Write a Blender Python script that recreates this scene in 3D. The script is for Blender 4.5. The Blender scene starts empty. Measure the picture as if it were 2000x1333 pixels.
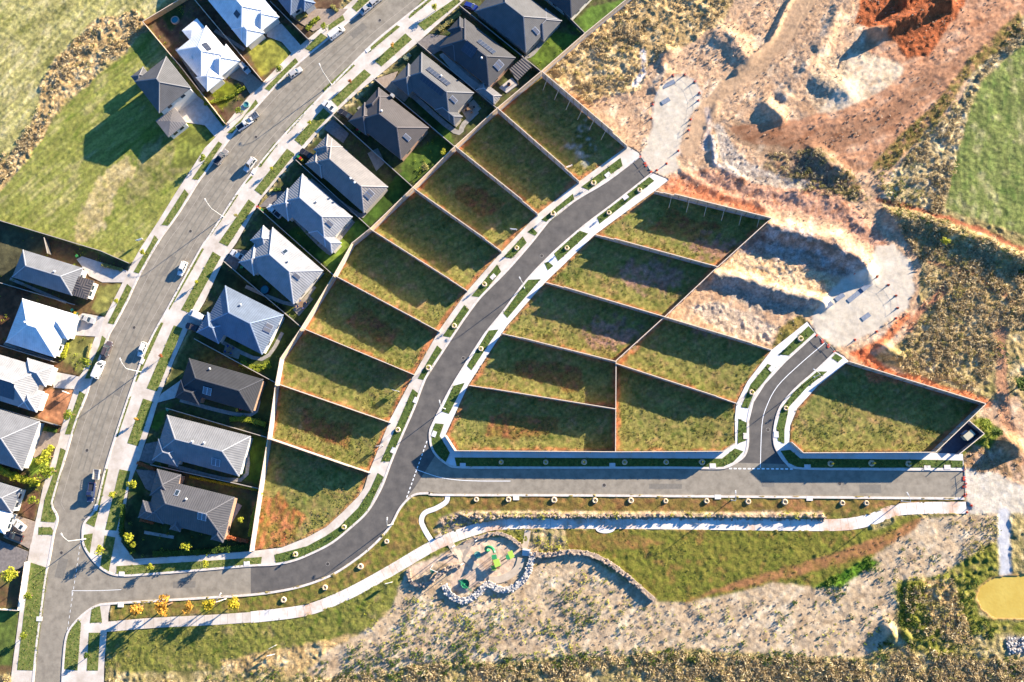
import bpy, math, random
import numpy as np
from mathutils import Vector, Matrix
random.seed(7); RS = np.random.RandomState(11)
S = bpy.context.scene
C = S.collection
# ---------------------------------------------------------------- camera
H = 205.0; F = 1560.0; NX, NY = 1150.0, 925.0
dn = Vector(((NX-1000)/F, -(NY-666.5)/F, -1)).normalized()
ex = (Vector((1,0,0)) - dn*dn.x).normalized(); ez = -dn; ey = ez.cross(ex)
cam = bpy.data.cameras.new('camera'); co = bpy.data.objects.new('camera', cam); C.objects.link(co)
M3 = Matrix((ex, ey, ez))
co.matrix_world = Matrix.Translation((0,0,H)) @ M3.to_4x4()
cam.sensor_width = 36; cam.lens = F/2000*36; cam.clip_start = 1; cam.clip_end = 6000
S.camera = co
# ---------------------------------------------------------------- light
SUN_EL, SUN_AZ = 14.5, 53.5      # azimuth clockwise from +Y
w = bpy.data.worlds.new('World'); S.world = w; w.use_nodes = True
nt = w.node_tree; bg = nt.nodes['Background']; sk = nt.nodes.new('ShaderNodeTexSky')
sk.sky_type = 'NISHITA'; sk.sun_disc = False; sk.sun_elevation = math.radians(SUN_EL); sk.sun_rotation = math.radians(SUN_AZ)
sk.air_density = 1.0; sk.dust_density = 0.6; sk.ozone_density = 4.0
tn = nt.nodes.new('ShaderNodeMix'); tn.data_type = 'RGBA'; tn.blend_type = 'MULTIPLY'; tn.inputs[0].default_value = 1; tn.inputs[7].default_value = (.36,.70,1.0,1)
nt.links.new(sk.outputs[0], tn.inputs[6]); nt.links.new(tn.outputs[2], bg.inputs[0]); bg.inputs[1].default_value = 0.078
sl = bpy.data.lights.new('sun', 'SUN'); sl.energy = 5.0; sl.angle = math.radians(.5); sl.color = (1.0,.87,.69)
so = bpy.data.objects.new('sun', sl); C.objects.link(so)
az, el = math.radians(SUN_AZ), math.radians(SUN_EL)
SD = Vector((math.sin(az)*math.cos(el), math.cos(az)*math.cos(el), math.sin(el)))
so.rotation_euler = SD.to_track_quat('Z','Y').to_euler(); so.location = (0,0,120)
S.view_settings.view_transform = 'Standard'; S.view_settings.look = 'None'
S.view_settings.exposure = 2.3; S.view_settings.gamma = 1
KA = 1.55      # sunlit picture value / base colour
# ---------------------------------------------------------------- helpers
def P(px, py, z=0.0):
    c = Vector(((px-1000)/F, -(py-666.5)/F, -1)); q = M3 @ c
    t = (z-H)/q.z
    return Vector((q.x*t, q.y*t, z))
M3n = np.array(M3)
def proj(X, Y, Z=0):
    """world -> photo pixels (numpy)"""
    W = np.stack([X, Y, np.zeros_like(X)+Z-H], -1)
    c = W @ M3n          # inverse of rotation = transpose
    return 1000 + F*c[...,0]/-c[...,2], 666.5 - F*c[...,1]/-c[...,2]
def lin(rgb):
    o = []
    for v in rgb:
        v /= 255.0; o.append(v/12.92 if v < .04045 else ((v+.055)/1.055)**2.4)
    return o
def alb(r, g, b, k=None):
    return tuple(min(.85, v/(k or KA)) for v in lin((r, g, b)))
def prop(o, label=None, cat=None, group=None, kind=None):
    if label: o['label'] = label
    if cat: o['category'] = cat
    if group: o['group'] = group
    if kind: o['kind'] = kind
    return o
def empty(name, loc, rz=0, **k):
    o = bpy.data.objects.new(name, None); C.objects.link(o); o.location = loc; o.rotation_euler = (0,0,rz)
    o.empty_display_size = .5
    return prop(o, **k)
def copy_tree(o, parent=None):
    c = o.copy(); C.objects.link(c)
    if parent is not None: c.parent = parent
    for ch in list(o.children): copy_tree(ch, c)
    return c
class MB:
    def __init__(s): s.v = []; s.f = []; s.uv = []
    def face(s, pts, uv=None):
        n = len(s.v); s.v += [tuple(p) for p in pts]; s.f.append(tuple(range(n, n+len(pts))))
        s.uv += list(uv) if uv else [(p[0], p[1]) for p in pts]
    def box(s, c, d, M=None, rz=0, taper=1.0):
        x, y, z = d[0]/2, d[1]/2, d[2]/2
        V = [Vector((i*x*(taper if k > 0 else 1), j*y*(taper if k > 0 else 1), k*z)) for k in (-1,1) for i, j in ((-1,-1),(1,-1),(1,1),(-1,1))]
        if M is not None: V = [M @ v + Vector(c) for v in V]
        else:
            R = Matrix.Rotation(rz, 3, 'Z'); V = [R @ v + Vector(c) for v in V]
        for q in ((3,2,1,0),(4,5,6,7),(0,1,5,4),(1,2,6,5),(2,3,7,6),(3,0,4,7)): s.face([V[i] for i in q])
    def bar(s, a, b, wd, ht=None):
        a, b = Vector(a), Vector(b); d = b-a
        if d.length < 1e-5: return
        M = d.to_track_quat('X','Z').to_matrix(); s.box((a+b)/2, (d.length, wd, ht or wd), M=M)
    def tube(s, a, b, r0, r1=None, n=8, cap=True):
        a, b = Vector(a), Vector(b); r1 = r0 if r1 is None else r1
        M = (b-a).to_track_quat('Z','Y').to_matrix()
        A = [a + M @ Vector((r0*math.cos(t), r0*math.sin(t), 0)) for t in [2*math.pi*i/n for i in range(n)]]
        B = [b + M @ Vector((r1*math.cos(t), r1*math.sin(t), 0)) for t in [2*math.pi*i/n for i in range(n)]]
        for i in range(n): s.face([A[i], A[(i+1)%n], B[(i+1)%n], B[i]])
        if cap: s.face(B); s.face(A[::-1])
    def lathe(s, prof, c=(0,0,0), n=14, jit=0):
        R = [[Vector((c[0]+r*math.cos(2*math.pi*i/n)*(1+random.uniform(-jit,jit)), c[1]+r*math.sin(2*math.pi*i/n)*(1+random.uniform(-jit,jit)), c[2]+z)) for i in range(n)] for r, z in prof]
        for k in range(len(R)-1):
            for i in range(n): s.face([R[k][i], R[k][(i+1)%n], R[k+1][(i+1)%n], R[k+1][i]])
    def build(s, name, mat, parent=None, smooth=False, weld=False, **k):
        me = bpy.data.meshes.new(name); me.from_pydata(s.v, [], s.f)
        ul = me.uv_layers.new(name='UVMap'); ul.data.foreach_set('uv', np.array(s.uv, 'f').ravel())
        if weld:
            import bmesh
            b = bmesh.new(); b.from_mesh(me); bmesh.ops.remove_doubles(b, verts=b.verts, dist=.002); b.to_mesh(me); b.free()
        if smooth: me.polygons.foreach_set('use_smooth', [True]*len(me.polygons))
        me.materials.append(mat); me.update()
        o = bpy.data.objects.new(name, me); C.objects.link(o)
        if parent is not None: o.parent = parent
        return prop(o, **k)
# ---------------------------------------------------------------- materials
MT = {}
def mat(name, c1, c2=None, scale=1.0, rough=.85, bump=0.0, bscale=None, metal=0, detail=5, wave=None, spec=.3, c3=None, lohi=(.35,.65)):
    if name in MT: return MT[name]
    m = bpy.data.materials.new(name); m.use_nodes = True; N = m.node_tree; L = N.links
    b = N.nodes['Principled BSDF']; b.inputs['Roughness'].default_value = rough; b.inputs['Metallic'].default_value = metal
    b.inputs['Specular IOR Level'].default_value = spec
    tc = N.nodes.new('ShaderNodeTexCoord'); g = N.nodes.new('ShaderNodeNewGeometry')
    if c2:
        no = N.nodes.new('ShaderNodeTexNoise'); no.inputs['Scale'].default_value = scale; no.inputs['Detail'].default_value = detail
        no.inputs['Roughness'].default_value = .65
        L.new(g.outputs['Position'], no.inputs['Vector'])
        r = N.nodes.new('ShaderNodeValToRGB'); L.new(no.outputs[0], r.inputs[0])
        r.color_ramp.elements[0].position = lohi[0]; r.color_ramp.elements[0].color = (*c1,1)
        r.color_ramp.elements[1].position = lohi[1]; r.color_ramp.elements[1].color = (*c2,1)
        if c3:
            e = r.color_ramp.elements.new((lohi[0]+lohi[1])/2); e.color = (*c3,1)
        col = r.outputs[0]
    else:
        rg = N.nodes.new('ShaderNodeRGB'); rg.outputs[0].default_value = (*c1,1); col = rg.outputs[0]
    hgt = None
    if wave:      # (axis 'X' along eave / 'Y' up slope, pitch in m, darkness, bump)
        wv = N.nodes.new('ShaderNodeTexWave'); wv.wave_type = 'BANDS'; wv.bands_direction = wave[0]
        wv.inputs['Scale'].default_value = 2*math.pi/20/wave[1]*1.0; wv.inputs['Distortion'].default_value = 0
        L.new(tc.outputs['UV'], wv.inputs['Vector'])
        mx = N.nodes.new('ShaderNodeMix'); mx.data_type = 'RGBA'; mx.blend_type = 'MULTIPLY'
        L.new(col, mx.inputs[6]); mr = N.nodes.new('ShaderNodeMapRange'); L.new(wv.outputs['Fac'], mr.inputs[0])
        mr.inputs[3].default_value = 1-wave[2]; mr.inputs[4].default_value = 1.0
        cc = N.nodes.new('ShaderNodeCombineColor')
        for i in range(3): L.new(mr.outputs[0], cc.inputs[i])
        L.new(cc.outputs[0], mx.inputs[7]); mx.inputs[0].default_value = 1; col = mx.outputs[2]
        bw = N.nodes.new('ShaderNodeBump'); bw.inputs['Distance'].default_value = wave[3]; L.new(wv.outputs['Fac'], bw.inputs['Height'])
        L.new(bw.outputs[0], b.inputs['Normal'])
    if bump and not wave:
        n2 = N.nodes.new('ShaderNodeTexNoise'); n2.inputs['Scale'].default_value = bscale or scale*3; n2.inputs['Detail'].default_value = 4
        L.new(g.outputs['Position'], n2.inputs['Vector'])
        bp = N.nodes.new('ShaderNodeBump'); bp.inputs['Distance'].default_value = bump; L.new(n2.outputs[0], bp.inputs['Height'])
        L.new(bp.outputs[0], b.inputs['Normal'])
    L.new(col, b.inputs['Base Color']); MT[name] = m
    return m
def leafmat(name, c1, c2):
    if name in MT: return MT[name]
    m = bpy.data.materials.new(name); m.use_nodes = True; N = m.node_tree; L = N.links
    b = N.nodes['Principled BSDF']; b.inputs['Roughness'].default_value = .7; b.inputs['Specular IOR Level'].default_value = .2
    g = N.nodes.new('ShaderNodeNewGeometry'); r = N.nodes.new('ShaderNodeValToRGB')
    r.color_ramp.elements[0].color = (*c1,1); r.color_ramp.elements[1].color = (*c2,1)
    L.new(g.outputs['Random Per Island'], r.inputs[0]); L.new(r.outputs[0], b.inputs['Base Color'])
    b.inputs['Subsurface Weight'].default_value = 0
    tr = N.nodes.new('ShaderNodeBsdfTranslucent'); L.new(r.outputs[0], tr.inputs[0]); ms = N.nodes.new('ShaderNodeMixShader'); ms.inputs[0].default_value = .3
    L.new(b.outputs[0], ms.inputs[1]); L.new(tr.outputs[0], ms.inputs[2]); L.new(ms.outputs[0], N.nodes['Material Output'].inputs[0])
    MT[name] = m; return m
asph_old = mat('asphalt_weathered', alb(140,130,115), alb(170,159,141), .45, .9, .02, 9, c3=alb(157,147,130), detail=9)
asph_new = mat('asphalt_new', alb(92,88,84), alb(116,110,103), .4, .85, .02, 9, detail=9)
conc = mat('concrete_path', alb(205,190,172), alb(238,226,212), .25, .85)
conc_new = mat('concrete_new', alb(232,218,205), alb(244,244,242), .18, .8)
conc_stain = mat('concrete_stained', alb(222,180,150), alb(246,236,224), .13, .8, lohi=(.36,.52))
kerbm = mat('kerb_concrete', alb(222,208,192), alb(242,232,222), 1.2, .8)
drive_l = mat('driveway_pale', alb(196,186,176), alb(222,212,202), .8, .8)
drive_d = mat('driveway_aggregate', alb(120,112,108), alb(150,140,132), 1.5, .85)
drive_m = mat('driveway_paver', alb(160,140,122), alb(185,165,145), 1.5, .85)
white = mat('line_paint', (.8,.8,.78), None, rough=.6)
grassm = mat('verge_turf', alb(84,102,38), alb(158,148,88), 1.3, .95, .05, 3.2, c3=alb(112,124,54), lohi=(.3,.7))
grassd = mat('verge_turf_lush', alb(56,80,30), alb(118,132,60), 1.5, .95, .06, 3.0, c3=alb(84,104,42), lohi=(.3,.7))
timber = mat('fence_timber', alb(214,182,146), alb(240,214,182), 1.5, .8)
timber_y = mat('fence_timber_yellow', alb(205,165,105), alb(228,192,140), 1.5, .8)
postm = mat('post_timber', alb(150,125,98), alb(175,150,120), 3, .85)
sleeper = mat('retaining_sleeper', alb(172,168,166), alb(196,190,186), 1.0, .9)
capm = mat('fence_cap', alb(245,222,195), None, rough=.8)
dkfence = mat('metal_fence_dark', alb(92,88,84), alb(110,104,98), 2, .6)
brick = mat('brick_wall', alb(165,125,100), alb(190,155,130), 3, .9)
render_w = mat('render_wall', alb(226,216,200), alb(238,230,218), 1, .85)
render_g = mat('render_wall_grey', alb(176,166,152), alb(192,182,168), 1, .85)
glass = mat('window_glass', (.02,.03,.04), None, rough=.12, spec=.6)
framem = mat('window_frame', (.5,.5,.48), None, rough=.5)
solar = mat('solar_cells', (.035,.04,.055), None, rough=.3, spec=.5)
solfr = mat('solar_frame_dark', (.10,.10,.11), None, rough=.5)
silver = mat('silver_frame', (.55,.57,.6), None, rough=.35, metal=.6)
rubber = mat('tyre_rubber', (.02,.02,.02), None, rough=.9)
steel = mat('lamp_steel', alb(225,222,216), None, rough=.5)
headl = mat('lamp_glass', (.75,.75,.72), None, rough=.3)
mulch = mat('mulch_dark', alb(70,50,42), alb(100,74,60), 2.5, .95, .1)
bark = mat('bark', alb(110,85,65), alb(140,112,88), 6, .9)
hess = mat('mulch_collar', alb(215,188,150), alb(240,218,185), 7, .95, .04, 14)
def roofm(kind, rgb):
    nm = 'roof_%s_%d_%d_%d' % (kind, *rgb)
    c = alb(*rgb, k=(1.75 if min(rgb) > 228 else 3.3 if kind == 'tile' else 3.0)); c2 = tuple(min(.85, v*1.3) for v in c)
    wave = {'tile': ('Y', .38, .16, .04), 'metal': ('X', .6, .07, .03), 'ribbed': ('X', .7, .38, .06)}[kind]
    return mat(nm, c, c2, .45, .55 if kind != 'tile' else .75, wave=wave, spec=.4)
# ---------------------------------------------------------------- noise on arrays
_T = RS.rand(256, 256).astype('f')
def vn(X, Y, s, seed=0):
    X = X/s + seed*17.31; Y = Y/s + seed*9.17
    xi = np.floor(X).astype(int); yi = np.floor(Y).astype(int); fx = X-xi; fy = Y-yi
    fx = fx*fx*(3-2*fx); fy = fy*fy*(3-2*fy); a = xi & 255; b = yi & 255; a1 = (a+1) & 255; b1 = (b+1) & 255
    return (_T[a,b]*(1-fx)+_T[a1,b]*fx)*(1-fy) + (_T[a,b1]*(1-fx)+_T[a1,b1]*fx)*fy
def fbm(X, Y, s, seed=0, o=4, g=.55):
    r = 0; t = 0; a = 1
    for i in range(o): r = r + a*vn(X, Y, s/2**i, seed+i*3); t += a; a *= g
    return r/t
def inside(poly, X, Y):
    r = np.zeros(X.shape, bool); n = len(poly)
    for i in range(n):
        x0, y0 = poly[i]; x1, y1 = poly[(i+1) % n]
        if y0 == y1: continue
        r ^= ((y0 > Y) != (y1 > Y)) & (X < (x1-x0)*(Y-y0)/(y1-y0)+x0)
    return r
def pdist(pl, X, Y):
    d = np.full(X.shape, 1e9)
    for (x0,y0),(x1,y1) in zip(pl[:-1], pl[1:]):
        dx, dy = x1-x0, y1-y0; t = np.clip(((X-x0)*dx+(Y-y0)*dy)/(dx*dx+dy*dy+1e-9), 0, 1)
        d = np.minimum(d, np.hypot(X-x0-t*dx, Y-y0-t*dy))
    return d
# ---------------------------------------------------------------- traced outlines (photo pixels on the ground plane)
RL = [(752,-14),(675,50),(585,125),(530,180),(460,260),(407,333),(390,355),(365,395),(342,430),(312,472),(275,537),(250,590),(225,637),(212,662),(180,745),(170,775),(150,825),(135,875),(120,925),(107,970),(104,987),(113,1006),(114,1020),(107,1045),(100,1087),(92,1125),(82,1200),(75,1250),(69,1310),(65,1350)]
RR = [(850,-14),(832,0),(750,65),(712,100),(632,182),(557,260),(500,327),(462,377),(407,462),(390,487),(325,605),(297,655),(275,705),(250,775),(225,850),(205,915),(188,985),(180,1002),(163,1022),(160,1050),(165,1072),(185,1100),(207,1118),(232,1126),(275,1125),(400,1115),(490,1107),(535,1105),(575,1097),(612,1082),(650,1062),(687,1032),(720,1000),(747,953),(765,905),(787,852),(812,795),(832,742),(865,690),(897,641),(915,615),(940,582),(990,532),(1040,475),(1072,435),(1122,395),(1185,357),(1250,308)]
RC = [(1272,338),(1197,397),(1140,440),(1080,492),(1027,547),(982,607),(955,640),(940,660),(905,715),(875,765),(845,825),(838,845),(840,870),(850,890),(870,907),(892,915),(970,916),(1160,916),(1316,916),(1394,917),(1419,915),(1441,904),(1457,889),(1463,864),(1463,823),(1472,786),(1494,751),(1535,707),(1594,654)]
RD = [(1630,687),(1591,724),(1550,760),(1522,795),(1511,832),(1510,864),(1518,885),(1535,907),(1557,917),(1660,919),(1883,920)]
RB = [(1883,972),(1660,970),(1160,966),(870,965),(840,962),(815,963),(800,970),(785,985),(775,1000),(762,1025),(737,1055),(700,1087),(650,1120),(600,1140),(550,1152),(490,1160),(400,1166),(300,1172),(217,1177),(187,1182),(160,1200),(137,1225),(127,1250),(122,1300),(120,1350)]
iA = RR.index((490,1107)); iB = RB.index((490,1160)); iJ = RR.index((747,953)); iK = RB.index((785,985))
iC = RC.index((850,890))
main_poly = RL + list(reversed(RB[iB:])) + list(reversed(RR[:iA+1]))
# curved new road: from the joint at x=490 up to the top cul-de-sac
curve_poly = RR[iA:] + RC[:iC+1] + [(812,950)] + RB[iK:iB+1]
low_poly = RC[iC:] + RD + RB[:iK+1] + [(812,950)]
V1_prop = [(924,-14),(815,85),(750,140),(700,180),(654,222),(605,280),(575,312),(510,390),(462,475),(437,510),(400,590),(367,645),(342,700),(312,775),(297,825),(270,907),(262,925),(250,962),(240,1037),(237,1060),(261,1092),(400,1084),(490,1077),(550,1070),(600,1050),(637,1030),(670,1000),(700,970),(712,953),(720,925),(762,820),(810,730),(857,647),(912,570),(980,492),(1050,419),(1131,355),(1225,286)]
V1 = V1_prop + [(1248,300)] + list(reversed(RR))
V2 = [(1272,338),(1306,352),(1278,374),(1242,400),(1162,459),(1065,552),(990,637),(980,652),(915,752),(870,850),(890,881),(1220,883),(1412,882),(1436,868),(1435,820),(1438,789),(1460,745),(1507,684),(1576,629),(1594,654)] + list(reversed(RC[:-1]))[:-1]
V4 = [(1630,687),(1648,697),(1657,706),(1597,754),(1557,798),(1543,832),(1541,864),(1566,885),(1821,885),(1880,887),(1883,920)] + list(reversed(RD[:-1]))[:-1]
V3_prop = [(706,-14),(637,47),(601,77),(567,107),(515,160),(485,190),(442,242),(420,270),(400,290),(378,325),(345,375),(310,432),(295,455),(275,485),(255,520),(247,537),(240,552),(207,617),(197,637),(187,657),(175,687),(162,727),(155,737),(145,762),(120,837),(100,907),(85,950),(72,1010),(65,1037),(55,1092),(40,1187),(25,1300),(19,1350)]
V3 = V3_prop + list(reversed(RL))
V5 = [(120,1350),(122,1300),(127,1250),(137,1225),(160,1200),(187,1182),(217,1177),(212,1203),(212,1222),(209,1236),(204,1300),(203,1350)]
PATH = [(205,1225),(300,1217),(400,1212),(490,1206),(594,1193),(656,1171),(706,1147),(756,1119),(780,1105),(855,1062),(930,1034),(990,1023),(1180,1022),(1400,1024),(1600,1026),(1665,1023),(1710,1012),(1745,998),(1790,993),(1887,992)]
PATHS = [(874,966),(872,980),(852,993),(830,1002),(823,1018),(831,1038),(845,1060)]
GP = [ # turf patches in the verges
[(832,-8),(852,-6),(800,37),(798,34)],[(775,50),(782,53),(719,105),(725,92)],[(687,124),(694,129),(635,182),(631,175)],[(612,199),(617,201),(562,262),(558,256)],
[(537,279),(544,281),(510,327),(500,327)],[(490,344),(495,346),(481,360),(478,356)],[(461,379),(466,382),(412,462),(408,459)],[(394,485),(399,487),(332,605),(327,602)],
[(312,630),(320,631),(267,747),(262,742)],[(251,775),(257,775),(230,855),(224,850)],[(205,916),(212,917),(193,1000),(185,1030),(168,1022),(178,1010),(187,985)],
[(163,1045),(182,1042),(175,1087),(165,1070),(160,1050)],
[(892,-4),(816,48),(829,61),(900,4)],[(792,66),(805,78),(745,131),(732,120)],[(712,136),(725,147),(660,209),(647,196)],[(632,212),(646,224),(590,286),(575,274)],
[(561,291),(576,302),(511,382),(497,372)],[(486,390),(499,400),(445,482),(428,474)],[(416,492),(432,502),(372,612),(354,606)],[(340,636),(357,642),(307,765),(287,759)],
[(280,779),(299,785),(270,872),(249,866)],[(234,917),(255,921),(228,1037),(206,1035)],[(205,1046),(226,1050),(213,1117),(196,1110)],
[(228,1106),(400,1096),(512,1088),(510,1102),(400,1112),(245,1123),(228,1122)],
[(539,1100),(575,1094),(612,1079),(650,1059),(687,1029),(718,998),(750,932),(738,924),(724,955),(700,992),(662,1030),(637,1047),(600,1067),(536,1084)],
[(1212,309),(1216,325),(1150,372),(1135,366)],[(1119,379),(1122,391),(1072,436),(1057,430)],[(1040,445),(1050,456),(1045,461),(1030,454)],[(1021,462),(1029,475),(999,506),(984,502)],
[(971,517),(979,531),(937,581),(921,579)],[(907,596),(917,606),(881,660),(865,657)],[(854,675),(865,685),(831,744),(816,740)],[(806,760),(819,770),(762,902),(744,902)],
[(1268,346),(1278,354),(1171,438),(1166,425)],[(1132,451),(1149,457),(1090,511),(1082,496)],[(1063,514),(1071,512),(1081,520),(1070,529)],[(1031,547),(1056,546),(991,622),(981,610)],
[(955,646),(974,644),(921,724),(912,715)],[(886,754),(908,748),(877,809),(862,804)],[(850,827),(867,829),(859,852),(879,885),(871,903),(852,890),(843,870),(843,845)],
[(888,894),(1379,896),(1410,896),(1435,876),(1452,882),(1432,903),(1410,913),(892,911)],
[(1579,637),(1591,650),(1540,695),(1521,693)],[(1499,711),(1515,718),(1472,770),(1461,798),(1447,796),(1466,751)],[(1442,818),(1459,826),(1457,861),(1440,867)],
[(1630,690),(1621,698),(1636,708),(1646,700)],[(1594,726),(1616,726),(1576,757),(1541,795),(1532,839),(1532,867),(1519,862),(1516,836),(1526,798),(1554,761)],
[(1524,881),(1543,879),(1563,896),(1795,898),(1880,900),(1880,914),(1560,914),(1540,905)],
[(705,-4),(728,-4),(697,24),(687,16)],[(670,30),(674,40),(642,61),(642,50)],[(627,65),(641,75),(609,102),(596,96)],[(577,114),(585,125),(529,180),(517,174)],
[(500,195),(506,205),(480,225),(457,262),(444,260),(475,230)],[(427,277),(435,282),(416,310),(390,352),(375,351),(405,307)],[(361,370),(369,380),(332,442),(316,440)],
[(302,460),(312,471),(275,536),(261,532),(295,475)],[(249,555),(260,565),(226,635),(211,632)],[(200,656),(211,665),(197,692),(180,740),(166,740),(195,675)],
[(156,764),(169,772),(144,849),(127,849)],[(119,875),(132,882),(114,950),(104,985),(111,1012),(107,1021),(80,1019),(88,975),(110,912)],[(76,1030),(100,1030),(106,1038),(105,1045),(75,1045)],
[(61,1099),(95,1110),(85,1187),(80,1225),(69,1310),(34,1309),(47,1200)],
[(152,1210),(159,1217),(152,1310),(125,1307),(129,1252),(139,1225)],[(180,1187),(196,1184),(200,1216),(176,1217)],[(174,1236),(196,1236),(192,1310),(170,1310)]]
DRV = [(drive_l,[(520,54),(550,47),(590,92),(570,105),(550,82),(522,72)]),(drive_m,[(446,140),(470,125),(514,164),(490,187),(475,162),(450,152)]),
(drive_l,[(350,212),(382,185),(397,197),(437,249),(420,268),(400,245),(365,240),(350,230)]),(drive_l,[(150,507),(160,501),(250,530),(242,552),(200,552),(175,540)]),
(drive_l,[(150,620),(162,612),(205,620),(192,658),(140,655)]),(drive_l,[(100,725),(160,737),(150,761),(105,758)]),(drive_m,[(75,850),(85,842),(119,847),(112,872),(67,895),(60,875)]),
(drive_m,[(15,1025),(32,1007),(70,1020),(62,1060),(57,1072),(45,1065),(7,1050)]),(drive_d,[(-10,1052),(56,1078),(48,1108),(-10,1125)]),
(drive_d,[(814,84),(840,67),(880,72),(868,95),(847,107)]),(drive_m,[(731,156),(777,140),(767,162),(800,187),(790,200)]),(drive_d,[(632,252),(650,232),(682,262),(670,280)]),
(drive_d,[(505,405),(540,370),(565,380),(535,405)]),(drive_d,[(439,510),(457,487),(485,490),(470,512),(460,530)]),(drive_l,[(367,640),(372,612),(400,618),(392,650)]),
(drive_l,[(307,787),(315,770),(355,742),(345,777)]),(drive_d,[(272,900),(285,867),(320,860),(305,900),(297,907)]),(drive_d,[(265,917),(305,920),(297,962),(285,955),(275,935)]),
(drive_m,[(567,33),(590,18),(680,18),(660,40),(612,62)]),(drive_l,[(928,175),(900,160),(858,108),(866,104),(915,150),(940,168)]),(drive_l,[(975,172),(1000,152),(1012,166),(990,183)]),
(drive_d,[(640,1000),(640,1000),(640,1000)])][:-1]
# ---------------------------------------------------------------- ground colours and relief on a fine grid
cs = [P(x, y) for x in (0,2000) for y in (0,1333)]
X0, X1 = min(c.x for c in cs)-8, max(c.x for c in cs)+8; Y0, Y1 = min(c.y for c in cs)-8, max(c.y for c in cs)+8
ST = .30
gx = np.arange(X0, X1, ST); gy = np.arange(Y0, Y1, ST)
GX, GY = np.meshgrid(gx, gy, indexing='ij'); PX, PY = proj(GX, GY)
W1 = fbm(GX, GY, 7, 1)-.5; W2 = fbm(GX, GY, 7, 2)-.5; W1f = fbm(GX, GY, 1.2, 5, 2)-.5; W2f = fbm(GX, GY, 1.2, 6, 2)-.5
COL = np.zeros(GX.shape+(3,)); AMP = np.full(GX.shape, .1); HT = np.zeros(GX.shape)
NF = fbm(GX, GY, .8, 21, 2)
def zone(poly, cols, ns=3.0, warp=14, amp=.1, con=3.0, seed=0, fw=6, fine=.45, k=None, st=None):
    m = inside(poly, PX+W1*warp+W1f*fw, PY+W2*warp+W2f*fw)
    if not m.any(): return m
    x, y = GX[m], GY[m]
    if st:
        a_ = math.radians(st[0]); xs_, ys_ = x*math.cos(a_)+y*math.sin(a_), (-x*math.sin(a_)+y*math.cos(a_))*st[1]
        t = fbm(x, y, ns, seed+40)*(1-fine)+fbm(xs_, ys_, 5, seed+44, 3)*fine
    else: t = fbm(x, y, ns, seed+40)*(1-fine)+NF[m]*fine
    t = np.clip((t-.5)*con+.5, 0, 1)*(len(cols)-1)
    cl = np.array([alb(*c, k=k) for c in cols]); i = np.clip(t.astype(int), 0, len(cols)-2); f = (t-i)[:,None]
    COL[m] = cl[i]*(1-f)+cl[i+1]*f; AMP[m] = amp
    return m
BIG = [(-900,-900),(2900,-900),(2900,2300),(-900,2300)]
STRAW = [(150,124,82),(206,172,118),(176,146,98),(232,204,154)]
SCRUB = [(118,112,64),(178,156,106),(142,130,80),(216,192,144)]
LAWN = [(108,126,44),(150,152,76),(128,140,58),(176,164,96)]
zone(BIG, SCRUB, 4, 0, .3)
zone([(-300,-300),(360,-300),(362,0),(282,45),(170,120),(90,180),(60,270),(-60,420),(-300,500)], [(138,136,72),(184,174,112),(160,154,88),(202,188,134)], 5, 20, .1, 3.4, st=(50,9), fine=.55)
zone([(285,50),(240,110),(190,150),(130,200),(85,260),(30,340),(-60,440),(-20,424),(0,431),(255,516),(430,280),(442,243),(330,105)], [(116,128,50),(158,154,80),(134,140,62),(178,168,104)], 6, 8, .08, 3.0, st=(42,8), fine=.5)
zone([(190,350),(250,305),(262,330),(225,380),(205,440),(180,470),(148,482),(160,410)], [(170,158,92),(200,178,124),(186,166,110),(210,190,140)], 3, 30, .08, 3.2, fw=22)
zone([(300,270),(380,260),(400,290),(330,360),(250,400),(240,370)], [(112,120,50),(150,142,84),(172,158,104)], 3, 40, .08, 3, fw=20)
zone([(270,20),(290,58),(240,100),(200,130),(178,160),(120,190),(85,260),(30,330),(-20,410),(-60,380),(10,300),(50,260),(75,200),(90,140),(130,90),(190,40)], STRAW, 1.6, 26, .3, 3.5)
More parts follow.
